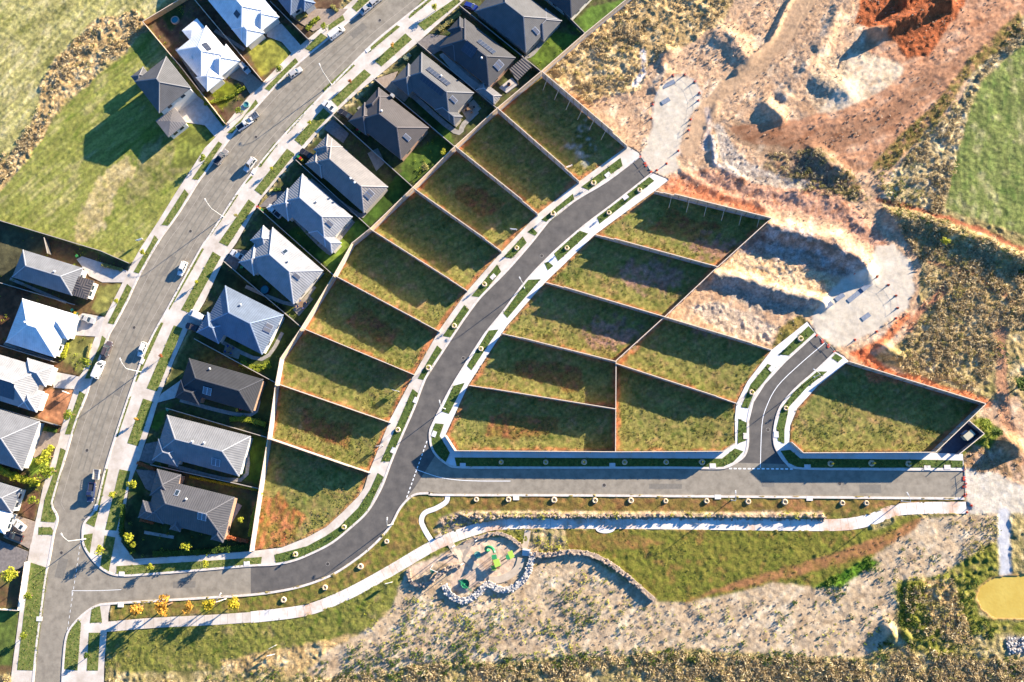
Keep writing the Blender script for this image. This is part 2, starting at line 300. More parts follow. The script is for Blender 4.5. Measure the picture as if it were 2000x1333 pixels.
# yards of the row and of the houses on the left
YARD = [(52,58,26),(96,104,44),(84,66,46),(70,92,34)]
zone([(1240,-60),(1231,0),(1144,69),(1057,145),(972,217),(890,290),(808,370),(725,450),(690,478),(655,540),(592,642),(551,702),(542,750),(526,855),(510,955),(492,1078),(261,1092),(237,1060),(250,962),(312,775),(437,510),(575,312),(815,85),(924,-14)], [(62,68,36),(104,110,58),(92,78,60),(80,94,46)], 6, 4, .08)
zone([(360,0),(282,45),(330,105),(442,243),(515,160),(640,47),(710,-60),(360,-60)], [(90,66,50),(120,96,74),(86,84,50)], 3, 3, .06)
zone([(0,431),(255,516),(207,617),(155,737),(85,950),(65,1040),(20,1340),(-80,1340),(-80,420)], [(92,84,52),(120,88,62),(110,104,58)], 4, 3, .06)
for p, c in [([(1035,102),(1085,62),(1142,72),(1060,140),(1040,122)],(96,140,40)),([(1108,52),(1160,10),(1225,0),(1144,68)],(92,142,46)),([(893,135),(902,130),(945,170),(930,178)],(60,96,34)),([(800,195),(815,190),(895,252),(870,262),(868,280)],(60,98,36)),
             ([(800,300),(880,250),(885,290),(810,362),(780,330)],(86,128,40)),([(700,440),(740,380),(790,330),(805,365),(725,442)],(72,118,36)),([(550,460),(580,440),(640,490),(660,530),(600,500)],(72,112,38)),([(620,500),(700,430),(720,450),(650,540)],(120,140,52)),
             ([(560,600),(640,530),(650,545),(592,635)],(104,130,44)),([(440,690),(560,640),(585,640),(540,740),(480,715)],(84,112,40)),([(400,535),(430,520),(560,600),(540,620)],(50,72,34)),([(480,830),(520,760),(540,760),(520,850)],(60,92,36)),
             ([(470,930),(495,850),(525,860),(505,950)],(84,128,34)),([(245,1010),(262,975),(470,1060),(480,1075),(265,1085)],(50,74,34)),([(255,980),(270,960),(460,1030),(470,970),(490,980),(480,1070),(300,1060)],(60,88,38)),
             ([(300,810),(325,800),(310,845),(295,835)],(76,116,34)),([(262,925),(285,940),(283,968),(252,968)],(70,104,40)),([(405,175),(420,155),(470,165),(470,180),(432,215)],(118,150,34)),([(482,95),(530,75),(565,100),(560,118),(510,150)],(150,148,64)),
             ([(558,45),(598,78),(588,88),(550,47)],(70,100,44)),([(355,250),(400,240),(420,265),(385,325),(330,330)],(124,128,58)),([(195,560),(240,555),(205,618),(175,605)],(140,136,72)),([(140,660),(185,660),(160,730),(118,700)],(140,136,72)),
             ([(80,760),(145,762),(120,832),(75,815)],(186,128,90)),([(0,700),(115,712),(95,724),(0,705)],(120,66,44)),([(55,890),(105,865),(98,905),(60,935)],(110,130,44)),([(42,990),(75,960),(68,1010),(55,1020)],(120,84,64)),
             ([(-60,1190),(38,1190),(24,1300),(-60,1300)],(96,134,48)),([(-60,440),(90,460),(60,580),(-60,560)],(88,84,58)),([(-60,560),(60,560),(20,680),(-60,680)],(108,74,52)),([(310,20),(352,0),(360,30),(330,60)],(60,92,36))]:
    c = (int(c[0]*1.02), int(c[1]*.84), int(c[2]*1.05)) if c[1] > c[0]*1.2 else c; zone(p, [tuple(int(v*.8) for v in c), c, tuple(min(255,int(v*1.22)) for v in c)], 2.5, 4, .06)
# vacant lots
LF = [((1059,146),(1225,286)),((972,216),(1131,355)),((890,290),(1050,418)),((809,371),(979,491)),((725,450),(912,568)),((655,540),(858,648)),((594,643),(808,732)),((545,751),(762,826)),((528,857),(722,924))]
RFr = [(1504,430),(1400,524),(1297,621),(1203,706)]
lots = []
for i in range(8): lots.append([LF[i][0], LF[i][1], LF[i+1][1], LF[i+1][0]] )
lots[4] = [(725,450),(912,568),(858,648),(655,540),(690,478)]; lots[6] = [(594,643),(808,732),(762,826),(545,751),(551,702)]
lots.append([(528,857),(722,924),(700,970),(637,1030),(550,1070),(492,1077),(512,945)])
lots += [[(1280,374),(1504,430),(1400,524),(1162,459)],[(1162,459),(1400,524),(1297,621),(1065,552)],[(1065,552),(1297,621),(1203,706),(981,652)],[(981,652),(1203,710),(1203,800),(916,753)],[(916,753),(1203,800),(1202,882),(890,880),(870,850)],
         [(1297,621),(1507,684),(1460,745),(1438,788),(1203,712)],[(1203,712),(1438,788),(1436,868),(1412,882),(1202,882)],[(1655,708),(1920,790),(1822,884),(1566,885),(1541,864),(1543,832),(1557,798),(1597,754)]]
LOTC = [(92,104,36),(140,128,62),(108,112,44),(150,100,62),(118,124,46)]
for n, L in enumerate(lots):
    cx = sum(p[0] for p in L)/len(L); cy = sum(p[1] for p in L)/len(L)
    zone(L, [(176,104,66),(206,136,90),(150,100,60)], 2, 2, .07, seed=n, fw=2)
    zone([(cx+(x-cx)*.95, cy+(y-cy)*.94) for x, y in L], [(96,110,44),(160,146,84),(112,120,50),(172,142,92)], 3.0, 14, .09, 2.8, seed=n, fw=10, fine=.6)
    if n in (2,5,7,9,12,13): zone([(cx+(x-cx)*.45, cy+(y-cy)*.42) for x, y in L], [(150,96,62),(128,116,52),(172,112,74)], 4, 50, .12, seed=n+3)
for cx, cy, rx, ry in [(1275,545,62,34),(1195,655,55,28),(1400,485,50,22),(1380,640,30,14)]:
    zone([(cx+rx*math.cos(t), cy+ry*math.sin(t)) for t in np.linspace(0, 2*math.pi, 14)[:-1]], [(150,112,84),(184,142,122),(120,112,60)], 1.0, 40, .1, 4, fw=50)
zone([(498,985),(545,965),(600,1010),(560,1062),(497,1074)], [(176,104,62),(118,116,50),(196,124,80)], 2, 24, .12, 4, st=(75,7), fine=.6, fw=16)
for pl in [[(560,900),(640,960),(690,975)],[(590,670),(700,720),(800,740)],[(1250,760),(1340,800),(1420,830)],[(1000,590),(1120,640),(1190,690)],[(1620,760),(1720,830),(1850,860)],[(900,290),(1000,360),(1060,400)]]:
    for off in (-5,5):
        m = pdist([(x, y+off) for x, y in pl], PX+W1*14, PY+W2*14) < 1.6; COL[m] = COL[m]*.6+np.array(alb(170,120,84))*.4
zone([(1100,290),(1150,230),(1165,290),(1140,330),(1125,300)], [(104,110,48),(140,128,70),(190,186,170)], 1.0, 26, .1, 4)
# south side: verge, strips, reserve, mulch
zone([(205,1236),(209,1222),(490,1196),(600,1182),(700,1138),(845,1055),(870,1040),(1030,1035),(1040,1090),(800,1130),(760,1190),(700,1240),(560,1312),(450,1312),(205,1318)], [(92,108,36),(138,130,66),(112,120,46),(164,142,92)], 5, 8, .14, 2.6)
zone([(430,1290),(700,1235),(560,1330),(430,1340)], STRAW, 3, 20, .3)
zone([(217,1180),(300,1176),(490,1163),(600,1143),(650,1123),(700,1090),(737,1058),(765,1027),(785,988),(815,966),(870,967),(1885,974),(1885,985),(1745,990),(1665,1014),(1600,1018),(990,1013),(930,1023),(855,1052),(780,1094),(700,1138),(594,1182),(490,1195),(210,1213)], [(112,124,42),(150,118,70),(96,112,36),(162,126,78)], 4, 5, .1, 2.6)
zone([(640,1140),(700,1100),(780,1000),(830,985),(815,1030),(760,1075),(690,1130)], [(150,116,68),(112,122,44),(172,128,82)], 4, 26, .1)
zone([(905,970),(1885,978),(1885,984),(1745,990),(1660,1000),(905,996)], [(146,104,64),(120,112,50),(166,118,76)], 4, 8, .1)
zone([(860,1012),(905,998),(1610,1000),(1612,1013),(990,1012),(930,1022),(865,1045),(848,1040)], [(190,158,132),(130,112,86),(220,190,165),(150,140,84)], .8, 5, .3, 5)
zone([(560,1350),(640,1270),(700,1240),(760,1190),(800,1110),(1040,1060),(1110,1050),(1150,1085),(1285,1175),(1430,1160),(1510,1138),(1590,1147),(1700,1090),(1800,1010),(1945,1003),(1950,1060),(1900,1080),(1850,1120),(1790,1130),(1750,1150),(1745,1230),(1700,1290),(1500,1280),(1300,1270),(1000,1296),(850,1296),(700,1350)], [(172,146,114),(210,184,150),(190,164,130),(226,204,172)], 3.0, 16, .085, 3.4, st=(36,7), fine=.45)
zone([(1040,1036),(1108,1036),(1110,1080),(1050,1088)], [(176,150,120),(130,132,50),(200,170,140)], .7, 3, .3, 5)
zone([(1106,1034),(1720,1034),(1760,1010),(1802,1004),(1790,1030),(1700,1090),(1640,1120),(1590,1147),(1510,1138),(1430,1160),(1340,1178),(1285,1175),(1240,1140),(1200,1102),(1150,1083),(1110,1078)], [(94,108,34),(130,120,52),(108,116,40),(150,112,64)], 5, 6, .12, 2.4)
zone([(1640,1078),(1730,1040),(1805,1006),(1790,1030),(1700,1085),(1560,1128),(1500,1136),(1360,1172),(1420,1140),(1560,1105)], [(150,106,66),(172,120,80),(140,112,56)], 3, 14, .08)
zone([(1590,1147),(1700,1088),(1720,1100),(1640,1148)], [(70,112,26),(98,130,34)], 2, 8, .3)
zone([(1108,1040),(1230,1046),(1300,1060),(1240,1075),(1115,1075)], [(150,108,64),(122,116,50),(166,116,72)], 3, 20, .1)
# south strip of scrub and the scrub in the lower right
zone([(-100,1312),(450,1312),(700,1330),(850,1292),(1000,1292),(1300,1268),(1500,1276),(1700,1288),(1745,1225),(1750,1150),(1790,1130),(1850,1118),(1900,1080),(1950,1058),(1948,1003),(2300,1003),(2300,1700),(-100,1700)], SCRUB, 2.4, 16, .28, 3.6)
zone([(1750,1140),(1850,1118),(1900,1080),(1948,1060),(1952,1122),(1920,1140),(1905,1170),(1915,1200),(1960,1215),(2100,1215),(2100,1240),(1900,1240),(1830,1300),(1760,1250)], [(96,108,32),(140,132,58),(112,118,40),(168,150,86)], 2, 14, .35, 3)
zone([(1800,1130),(1860,1140),(1900,1260),(1860,1260),(1810,1200)], STRAW, 1.6, 20, .5, 3.5)
# earthworks
PINK = [(184,146,112),(214,176,140),(198,160,124),(234,204,170)]
zone([(1060,143),(1231,0),(1240,-300),(2300,-300),(2300,20),(1990,30),(1900,130),(1880,200),(1830,240),(1760,330),(1720,400),(1760,430),(1800,520),(1790,640),(1740,700),(1790,745),(1922,788),(2300,700),(2300,1003),(1885,1000),(1885,915),(1880,887),(1922,790),(1655,708),(1640,690),(1594,652),(1576,629),(1507,684),(1297,621),(1504,430),(1281,372),(1270,330),(1225,286)], PINK, 3, 5, .10, 3.0, st=(52,5), fine=.5)
zone([(1062,146),(1231,0),(1240,-60),(1470,-60),(1400,50),(1320,100),(1262,120),(1250,175),(1180,190),(1150,215),(1120,180)], STRAW, 2.2, 26, .28, 3.5)
zone([(1080,165),(1140,195),(1215,280),(1190,262),(1100,190)], [(222,160,112),(200,150,100)], 1.5, 12, .2)
zone([(2300,-100),(1990,30),(1900,130),(1810,240),(1700,335),(1620,350),(1560,292),(1500,287),(1440,272),(1418,247),(1560,235),(1650,205),(1745,150),(1760,125),(1690,100),(1690,-100)], [(172,118,84),(204,152,116),(188,134,98),(216,172,138)], 4, 12, .07, 3, st=(20,6), fine=.5)
zone([(1680,-60),(1675,45),(1720,62),(1750,90),(1770,118),(1812,112),(1852,60),(1885,0),(1880,-60)], [(142,76,42),(178,98,56),(160,86,48)], 2, 12, .2, 3)
zone([(1590,210),(1575,170),(1600,130),(1660,90),(1700,100),(1740,130),(1730,160),(1650,200),(1610,222)], [(170,142,112),(206,180,148),(186,160,128)], 2, 14, .15)
zone([(1290,370),(1310,348),(1400,362),(1482,392),(1504,424)], [(222,142,100),(206,124,84),(234,168,128)], 2, 6, .1)
zone([(1500,300),(1600,290),(1660,330),(1700,400),(1640,390),(1560,372),(1480,365)], [(140,104,76),(170,140,112),(116,104,60)], 2, 14, .25)
zone([(1300,345),(1380,330),(1480,350),(1560,362),(1640,380),(1700,430),(1740,480),(1710,490),(1640,440),(1560,412),(1500,410),(1400,372)], [(196,140,104),(222,172,140),(180,124,90)], 3, 12, .12)
zone([(1505,440),(1560,448),(1640,478),(1690,520),(1660,545),(1600,530),(1500,500),(1440,492)], [(150,120,98),(184,150,126),(204,186,172)], 2, 10, .2)
zone([(1440,492),(1500,505),(1600,535),(1640,560),(1605,590),(1500,555),(1410,528)], [(218,176,126),(238,206,164),(200,156,106)], 1.5, 8, .2)
zone([(1400,532),(1500,558),(1600,590),(1560,615),(1480,605),(1385,560)], [(156,140,120),(186,166,146)], 2, 8, .15)
zone([(1505,684),(1520,640),(1560,615),(1580,632)], [(110,106,48),(150,126,70)], 1.5, 8, .2)
zone([(1340,600),(1400,590),(1480,620),(1510,640),(1500,675),(1400,640)], [(190,166,138),(216,192,166)], 1, 10, .3)
GRAV = [(204,190,168),(222,208,186),(212,198,176),(236,224,204)]
zone([(1274,336),(1252,306),(1272,265),(1275,200),(1290,165),(1320,148),(1350,153),(1370,180),(1364,230),(1345,275),(1322,310),(1330,330),(1300,345)], GRAV, 2.6, 14, .03, 2.6)
zone([(1600,655),(1583,625),(1620,570),(1645,545),(1700,520),(1712,480),(1742,475),(1782,520),(1787,560),(1770,605),(1720,642),(1660,672),(1632,682)], GRAV, 2.6, 14, .03, 2.6)
zone([(1885,915),(1930,915),(1990,950),(2050,955),(2050,1003),(1885,1003)], GRAV, 2, 6, .06, 3.4)
m = pdist([(1345,290),(1362,240),(1393,198),(1426,164),(1483,119),(1545,56),(1585,-20)], PX+W1*12, PY+W2*12) < 17
COL[m] = np.array(alb(206,170,134))*(.85+.3*NF[m])[:,None]; AMP[m] = .05
for pl, c in [([(1255,100),(1256,140),(1240,165)], (232,218,208)), ([(1375,290),(1385,250),(1380,215)],(214,190,172)),([(1390,270),(1400,320),(1440,345)],(222,206,192))]:
    m = pdist(pl, PX+W1*10, PY+W2*10) < 5; COL[m] = np.array(alb(*c))*(.85+.3*NF[m])[:,None]
zone([(1660,100),(1745,120),(1765,140),(1720,180),(1650,215),(1600,225),(1640,170)], [(214,186,150),(232,210,180),(200,168,132)], 3, 14, .06, 3, st=(40,6), fine=.5)
zone([(1393,245),(1405,240),(1440,300),(1500,335),(1600,365),(1560,372),(1470,360),(1410,322)], [(176,158,140),(206,190,172),(156,132,110)], 1.5, 10, .14, 3)
# wheel tracks in the earthworks
for pl in [[(1585,-20),(1545,56),(1483,119),(1426,164),(1393,205),(1388,250),(1402,320),(1450,352),(1560,366),(1660,395)],[(1426,254),(1483,282),(1579,288),(1681,265),(1760,220),(1833,158),(1918,90)],[(1426,236),(1490,262),(1579,264),(1681,240),(1750,205),(1813,148)],[(1610,-10),(1560,90),(1480,150)],[(1420,262),(1500,300),(1600,305),(1700,260),(1790,180),(1860,110)],[(1440,255),(1520,282),(1600,285),(1690,235)],[(1945,620),(1950,700),(1960,800),(1980,880)],[(1730,400),(1860,432),(2020,500)],[(1640,320),(1700,330),(1760,260)]]:
    for off in (-13,-9.5,-7,-3.2, 0, 3.2,7,9.5,13):
        m = pdist([(x+off, y+off) for x, y in pl], PX+W1*8, PY+W2*8) < (1.3 if abs(off) > 4 else 1.7); COL[m] *= (.84 if abs(off) > 4 else .76); HT[m] -= .06
# right-hand scrub and fields
zone([(2100,-60),(1990,40),(1900,130),(1880,190),(1830,240),(1745,335),(1722,395),(1842,425),(1862,330),(1888,225),(1912,155),(2000,80),(2100,20)], [(120,108,64),(214,190,146),(160,140,90),(236,214,174)], 1.5, 16, .32, 3.6)
zone([(1990,20),(1880,130),(1830,200),(1760,260),(1700,330),(1740,330),(1830,240),(1900,140),(2000,60)], [(110,104,44),(160,118,76),(92,104,36),(190,140,100)], 1.6, 14, .2, 4)
zone([(2300,20),(1985,95),(1915,160),(1890,230),(1858,340),(1846,408),(2300,560)], [(96,116,52),(136,142,78),(112,126,58),(172,166,112)], 2.2, 5, .12, 3, st=(80,4), fine=.5)
zone([(1722,398),(1842,428),(2000,480),(2300,560),(2300,800),(2000,800),(1950,700),(1920,760),(1780,735),(1700,700),(1740,680),(1790,640),(1808,520),(1760,440)], [(132,116,70),(196,168,116),(158,138,88),(222,196,148)], 1.7, 14, .28, 3.6)
for pl, wd, c in [([(1715,392),(1850,428),(2050,505)],5,(160,96,66)),([(1800,500),(1900,540),(1980,590),(2060,640)],5,(176,128,90)),([(1955,640),(1955,740),(1965,830),(1990,900)],12,(190,140,104)),([(1770,620),(1720,670),(1680,690),(1700,740),(1800,745),(1930,790)],8,(212,128,84)),([(1850,560),(1800,600),(1780,640)],8,(190,130,96))]:
    m = pdist(pl, PX+W1*18+W1f*8, PY+W2*18+W2f*8) < wd; COL[m] = np.array(alb(*c))*(.8+.4*NF[m])[:,None]; AMP[m] = .12
zone([(1655,690),(1690,680),(1730,720),(1780,742),(1800,756),(1700,722)], [(196,104,66),(218,136,92)], 1.5, 8, .2)
zone([(1885,915),(1882,890),(1905,840),(1945,830),(1990,860),(2000,940),(1940,925)], [(186,140,104),(150,120,80),(214,176,146)], 2, 14, .15)
zone([(1895,830),(1920,815),(1955,840),(1935,880),(1900,870),(1880,900),(1870,890)], [(90,110,30),(130,130,50)], 1.2, 12, .3)
m = pdist([(1960,1003),(1962,1060),(1964,1124)], PX+W1*5, PY) < 11; COL[m] = np.array(alb(206,204,204))*(.9+.2*NF[m])[:,None]; AMP[m] = .04
m = inside([(1905,1165),(1912,1145),(1935,1128),(1970,1122),(2080,1120),(2080,1213),(1940,1210),(1915,1190)], PX+W1*5, PY+W2*5); COL[m] = alb(190,150,90); 
mp = inside([(1909,1165),(1916,1147),(1938,1131),(1970,1126),(2080,1124),(2080,1208),(1942,1206),(1918,1188)], PX, PY); AMP[m] = .03
zone([(1964,1246),(2100,1244),(2100,1278),(1970,1276)], [(120,112,108),(196,188,184),(150,142,138)], .6, 2, .3, 6)
# playground floors
zone([(1000,1050),(1020,1075),(1010,1110),(985,1130),(950,1135),(900,1160),(875,1150),(885,1110),(860,1095),(840,1110),(805,1130),(800,1110),(880,1075),(930,1048)], [(214,180,150),(232,204,176),(204,170,140)], 2, 5, .06, 3)
# relief
HT += (fbm(GX, GY, .9, 31, 2)-.5)*2*AMP + (fbm(GX, GY, 3.5, 33, 3)-.5)*AMP*2.2
sc_x = GX; 
def ridge(pl, h, s):
    global HT
    d = pdist(pl, PX+W1*s*1.4, PY+W2*s*1.4); HT = HT + h*np.exp(-(d/s)**2)*(.8+.5*fbm(GX,GY,4,61,2))
for a in [([(1500,446),(1560,456),(1630,478),(1672,505),(1684,530)],2.4,18),([(1395,540),(1480,556),(1560,580),(1603,594)],1.5,12),([(1334,336),(1375,364),(1419,383),(1481,397),(1500,414)],.25,7),
          ([(1387,336),(1466,366),(1544,374),(1637,394),(1687,446)],.5,14),([(1300,106)],1.0,14),([(1412,75),(1440,95)],1.2,24),([(1497,212),(1520,232)],1.5,13),([(1600,150),(1650,185)],.9,20),
          ([(1712,66),(1781,38),(1850,9)],2.6,13),([(1770,0),(1815,-24)],2.2,14),([(1662,-10),(1600,110),(1530,190)],.9,14),([(1545,0),(1500,85),(1440,140)],.9,5),
          ([(1740,425),(1860,452),(2010,515)],1.6,14),([(1962,865),(1975,872)],2.8,13),([(1733,1228),(1742,1245)],2.0,11),([(1765,1235),(1772,1245)],1.4,8),([(1390,268),(1398,318),(1450,352)],.6,7),
          ([(1400,205),(1380,250)],.4,7),([(1210,205),(1225,220)],-.8,10),([(1290,120),(1300,140),(1280,170)],.5,9),([(1760,700),(1720,680)],1.2,10),([(1590,300),(1640,340)],1.4,16),([(1760,1130),(1765,1220)],-.6,5)]:
    pl = a[0] if len(a[0]) > 1 else a[0]+[(a[0][0][0]+3, a[0][0][1])]
    ridge(pl, a[1], a[2])
HT += np.where(inside([(900,1006),(930,1001),(1605,1003),(1612,1013),(990,1012),(930,1022)], PX, PY), .85, 0)
EW = inside([(1060,143),(1231,0),(1240,-300),(2300,-300),(2300,20),(1990,30),(1760,330),(1800,520),(1790,640),(1655,708),(1507,684),(1297,621),(1504,430),(1281,372),(1225,286)], PX, PY)
u_ = GX*.8+GY*.6; v_ = -GX*.6+GY*.8
HT += np.where(EW, (fbm(u_, v_*3.2, 1.6, 71, 4, .66)-.5)*.34+(fbm(GX, GY, 7, 75, 3)-.5)*.3, 0)*np.where(AMP < .06, .15, 1)
# sink the ground below the laid sheets
hard = np.zeros(GX.shape, bool)
for p in [main_poly, curve_poly, low_poly, V1, V2, V3, V4, V5, [(1829,886),(1889,824),(1917,848),(1868,888)], [(1821,885),(1880,887),(1874,899),(1793,899)]]+[d[1] for d in DRV]: hard |= inside(p, PX, PY)
hard |= pdist(PATH, PX, PY) < 9.5; hard |= pdist(PATHS, PX, PY) < 4.5
HT = np.where(hard, -.25, np.maximum(HT, -.1)+.02)
fl = pdist(V1_prop+[(1,1)], PX, PY)
HT = np.where(mp, -.35, HT)
nx, ny = GX.shape
me = bpy.data.meshes.new('ground'); me.vertices.add(nx*ny)
me.vertices.foreach_set('co', np.stack([GX, GY, HT], -1).astype('f').ravel())
idx = np.arange(nx*ny).reshape(nx, ny)
q = np.stack([idx[:-1,:-1], idx[1:,:-1], idx[1:,1:], idx[:-1,1:]], -1).reshape(-1, 4)
me.loops.add(q.size); me.loops.foreach_set('vertex_index', q.ravel().astype('i'))
me.polygons.add(len(q)); me.polygons.foreach_set('loop_start', (np.arange(len(q))*4).astype('i'))
me.polygons.foreach_set('use_smooth', np.ones(len(q), bool)); me.update(calc_edges=True)
ca = me.color_attributes.new('Albedo', 'FLOAT_COLOR', 'POINT')
for _ in range(2):      # let neighbouring ground covers grow into one another
    COL[1:-1,1:-1] = (COL[1:-1,1:-1]*2+COL[:-2,1:-1]+COL[2:,1:-1]+COL[1:-1,:-2]+COL[1:-1,2:])/6
# fine grain of grass, soil and stones, and the mowing lines of the paddocks
WN = RS.rand(*GX.shape)-.5; WN = (WN*2+np.roll(WN,1,0)+np.roll(WN,1,1))/2.4
grain = WN*.55+(fbm(GX, GY, .55, 81, 2)-.5)*.5
COL = COL*np.clip(1+grain*np.clip(AMP*8, .10, .9), .5, 1.6)[...,None]
def mow(poly, ang, sp, k, curve=0):
    m = inside(poly, PX, PY); a_ = math.radians(ang); v = (-GX*math.sin(a_)+GY*math.cos(a_)) + curve*np.sin((GX*math.cos(a_)+GY*math.sin(a_))/38)*6
    t = vn(GX*math.cos(a_)/9+GY*math.sin(a_)/9, v, sp, 90)-.5
    COL[m] *= (1+k*t[m])[:,None]
mow([(-300,-300),(360,-300),(362,0),(282,45),(170,120),(90,180),(60,270),(-60,420)], 52, .75, .6, 1)
mow([(240,110),(130,200),(85,260),(30,340),(-60,440),(-20,424),(255,516),(430,280),(333,107)], 38, .6, .5, 1)
mow([(2300,20),(1985,95),(1915,160),(1890,230),(1858,340),(1846,408),(2300,560)], 84, .7, .55, .5)
for L in lots: mow(L, 34, .6, .4, .3)
COL = np.clip(COL, .005, .85); ca.data.foreach_set('color', np.concatenate([COL, np.clip(AMP*6, .08, 1)[...,None]], -1).astype('f').ravel())
gm = bpy.data.materials.new('ground_cover'); gm.use_nodes = True; N = gm.node_tree; b = N.nodes['Principled BSDF']; b.inputs['Roughness'].default_value = .95
b.inputs['Specular IOR Level'].default_value = .15
at = N.nodes.new('ShaderNodeAttribute'); at.attribute_name = 'Albedo'; g = N.nodes.new('ShaderNodeNewGeometry')
no = N.nodes.new('ShaderNodeTexNoise'); no.inputs['Scale'].default_value = 2.2; no.inputs['Detail'].default_value = 5; no.inputs['Roughness'].default_value = .7
N.links.new(g.outputs['Position'], no.inputs['Vector'])
mr = N.nodes.new('ShaderNodeMapRange'); mr.inputs[1].default_value = .3; mr.inputs[2].default_value = .7; mr.inputs[3].default_value = .62; mr.inputs[4].default_value = 1.38
N.links.new(no.outputs[0], mr.inputs[0]); vm = N.nodes.new('ShaderNodeVectorMath'); vm.operation = 'SCALE'
N.links.new(at.outputs['Color'], vm.inputs[0]); mf = N.nodes.new('ShaderNodeMix'); mf.data_type = 'FLOAT'; mf.inputs[2].default_value = 1.0; N.links.new(at.outputs['Alpha'], mf.inputs[0]); N.links.new(mr.outputs[0], mf.inputs[3]); N.links.new(mf.outputs[0], vm.inputs['Scale']); N.links.new(vm.outputs[0], b.inputs['Base Color'])
bp = N.nodes.new('ShaderNodeBump'); bp.inputs['Distance'].default_value = .12; n2 = N.nodes.new('ShaderNodeTexNoise'); n2.inputs['Scale'].default_value = 3.2; n2.inputs['Detail'].default_value = 3
N.links.new(g.outputs['Position'], n2.inputs['Vector']); N.links.new(n2.outputs[0], bp.inputs['Height']); N.links.new(at.outputs['Alpha'], bp.inputs['Strength']); N.links.new(bp.outputs[0], b.inputs['Normal'])
me.materials.append(gm); go = bpy.data.objects.new('ground', me); C.objects.link(go); prop(go, kind='structure')
m_ = MB(); B = 2500
for a, b_, c, d in ((-B,-B,B,Y0),(-B,Y1-ST,B,B),(-B,Y0,X0,Y1-ST),(X1-ST,Y0,B,Y1-ST)): m_.face([(a,b_,-.05),(c,b_,-.05),(c,d,-.05),(a,d,-.05)])
m_.build('terrain', mat('far_paddock', alb(110,115,55), alb(165,150,95), .03, .95), kind='structure')
def ground_z(x, y):
    i = int(np.clip((x-X0)/ST, 0, nx-1)); j = int(np.clip((y-Y0)/ST, 0, ny-1)); return max(0.0, float(HT[i, j]))
# ---------------------------------------------------------------- laid surfaces
from mathutils.geometry import tessellate_polygon
def sheet(mb, poly, z, thick=0):
    pts = [P(x, y) for x, y in poly]; pts = [Vector((p.x, p.y, z)) for p in pts]
    for t in tessellate_polygon([pts]):
        a, b, c = [pts[i] for i in t]
        if (b-a).cross(c-a).z < 0: b, c = c, b
        mb.face([a, b, c])
    if thick:
        for i in range(len(pts)):
            a, b = pts[i], pts[(i+1) % len(pts)]; dz = Vector((0,0,thick)); mb.face([a, b, b-dz, a-dz])
def catmull(pl, n=6):
    out = []
    for i in range(len(pl)-1):
        p0 = pl[max(i-1,0)]; p1 = pl[i]; p2 = pl[i+1]; p3 = pl[min(i+2,len(pl)-1)]
        for k in range(n):
            t = k/n
            out.append(tuple(.5*((2*p1[j])+(-p0[j]+p2[j])*t+(2*p0[j]-5*p1[j]+4*p2[j]-p3[j])*t*t+(-p0[j]+3*p1[j]-3*p2[j]+p3[j])*t**3) for j in (0,1)))
    out.append(pl[-1]); return out
def strip(mb, pl, o0, o1, z0, z1, sm=4):
    """band between lateral offsets o0,o1 (m, + = left of travel) with top z1 and sides down to z0"""
    q = [P(*p) for p in (catmull(pl, sm) if sm else pl)]; L = []; R = []
    for i, p in enumerate(q):
        d = (q[min(i+1,len(q)-1)]-q[max(i-1,0)]); d.z = 0; d.normalize(); n = Vector((-d.y, d.x, 0)); L.append(p+n*o1); R.append(p+n*o0)
    for i in range(len(q)-1):
        up = lambda v, z: Vector((v.x, v.y, z))
        mb.face([up(R[i],z1), up(R[i+1],z1), up(L[i+1],z1), up(L[i],z1)])
        if z0 < z1:
            mb.face([up(R[i],z0), up(R[i+1],z0), up(R[i+1],z1), up(R[i],z1)]); mb.face([up(L[i],z1), up(L[i+1],z1), up(L[i+1],z0), up(L[i],z0)])
for nm, pl, mt, z in [('road', main_poly, asph_old, .03), ('road', curve_poly, asph_new, .034), ('road', low_poly, asph_old, .026)]:
    b = MB(); sheet(b, pl, z); b.build(nm, mt, kind='structure')
i0 = RC.index((1441,904))
b = MB(); sheet(b, RC[i0:]+RD[:RD.index((1535,907))+1], .037); b.build('road', asph_new, kind='structure')
for pl, mt in [(V1, conc), (V2, conc_new), (V3, conc), (V4, conc_new), (V5, conc)]:
    b = MB(); sheet(b, pl, .12); b.build('pavement', mt, kind='structure')
b = MB(); strip(b, PATH[:4], -1.25, 1.25, -.1, .08); b.build('footpath', conc, kind='structure')
b = MB(); strip(b, PATH[3:], -1.4, 1.4, -.1, .08); b.build('footpath', conc_stain, kind='structure')
b = MB(); strip(b, PATHS, -.62, .62, -.1, .095)
sheet(b, [(1182+19*math.cos(t), 1033+9*math.sin(t)) for t in np.linspace(0, math.pi, 10)], .084); b.build('footpath', conc_new, kind='structure')
b = MB()
for i, g_ in enumerate(GP[:24]+GP[47:]): sheet(b, g_, .15)
b.build('verge_grass', grassm, kind='structure')
b = MB()
for i, g_ in enumerate(GP[24:47]): sheet(b, g_, .15)
b.build('verge_grass', grassd, kind='structure')
for i, (mt, pl) in enumerate(DRV):
    b = MB(); sheet(b, pl, .126+.0006*i, .3); b.build('driveway', mt, kind='structure')
b = MB(); strip(b, RL, -.0, -.55, -.05, .17); b.build('kerb', kerbm, kind='structure')
b = MB(); strip(b, RR, .0, .55, -.05, .17); b.build('kerb', kerbm, kind='structure')
b = MB(); strip(b, list(RC), .0, .55, -.05, .17); b.build('kerb', kerbm, kind='structure')
b = MB(); strip(b, RD, .0, .55, -.05, .17); b.build('kerb', kerbm, kind='structure')
b = MB(); strip(b, RB, .0, .55, -.05, .17); b.build('kerb', kerbm, kind='structure')
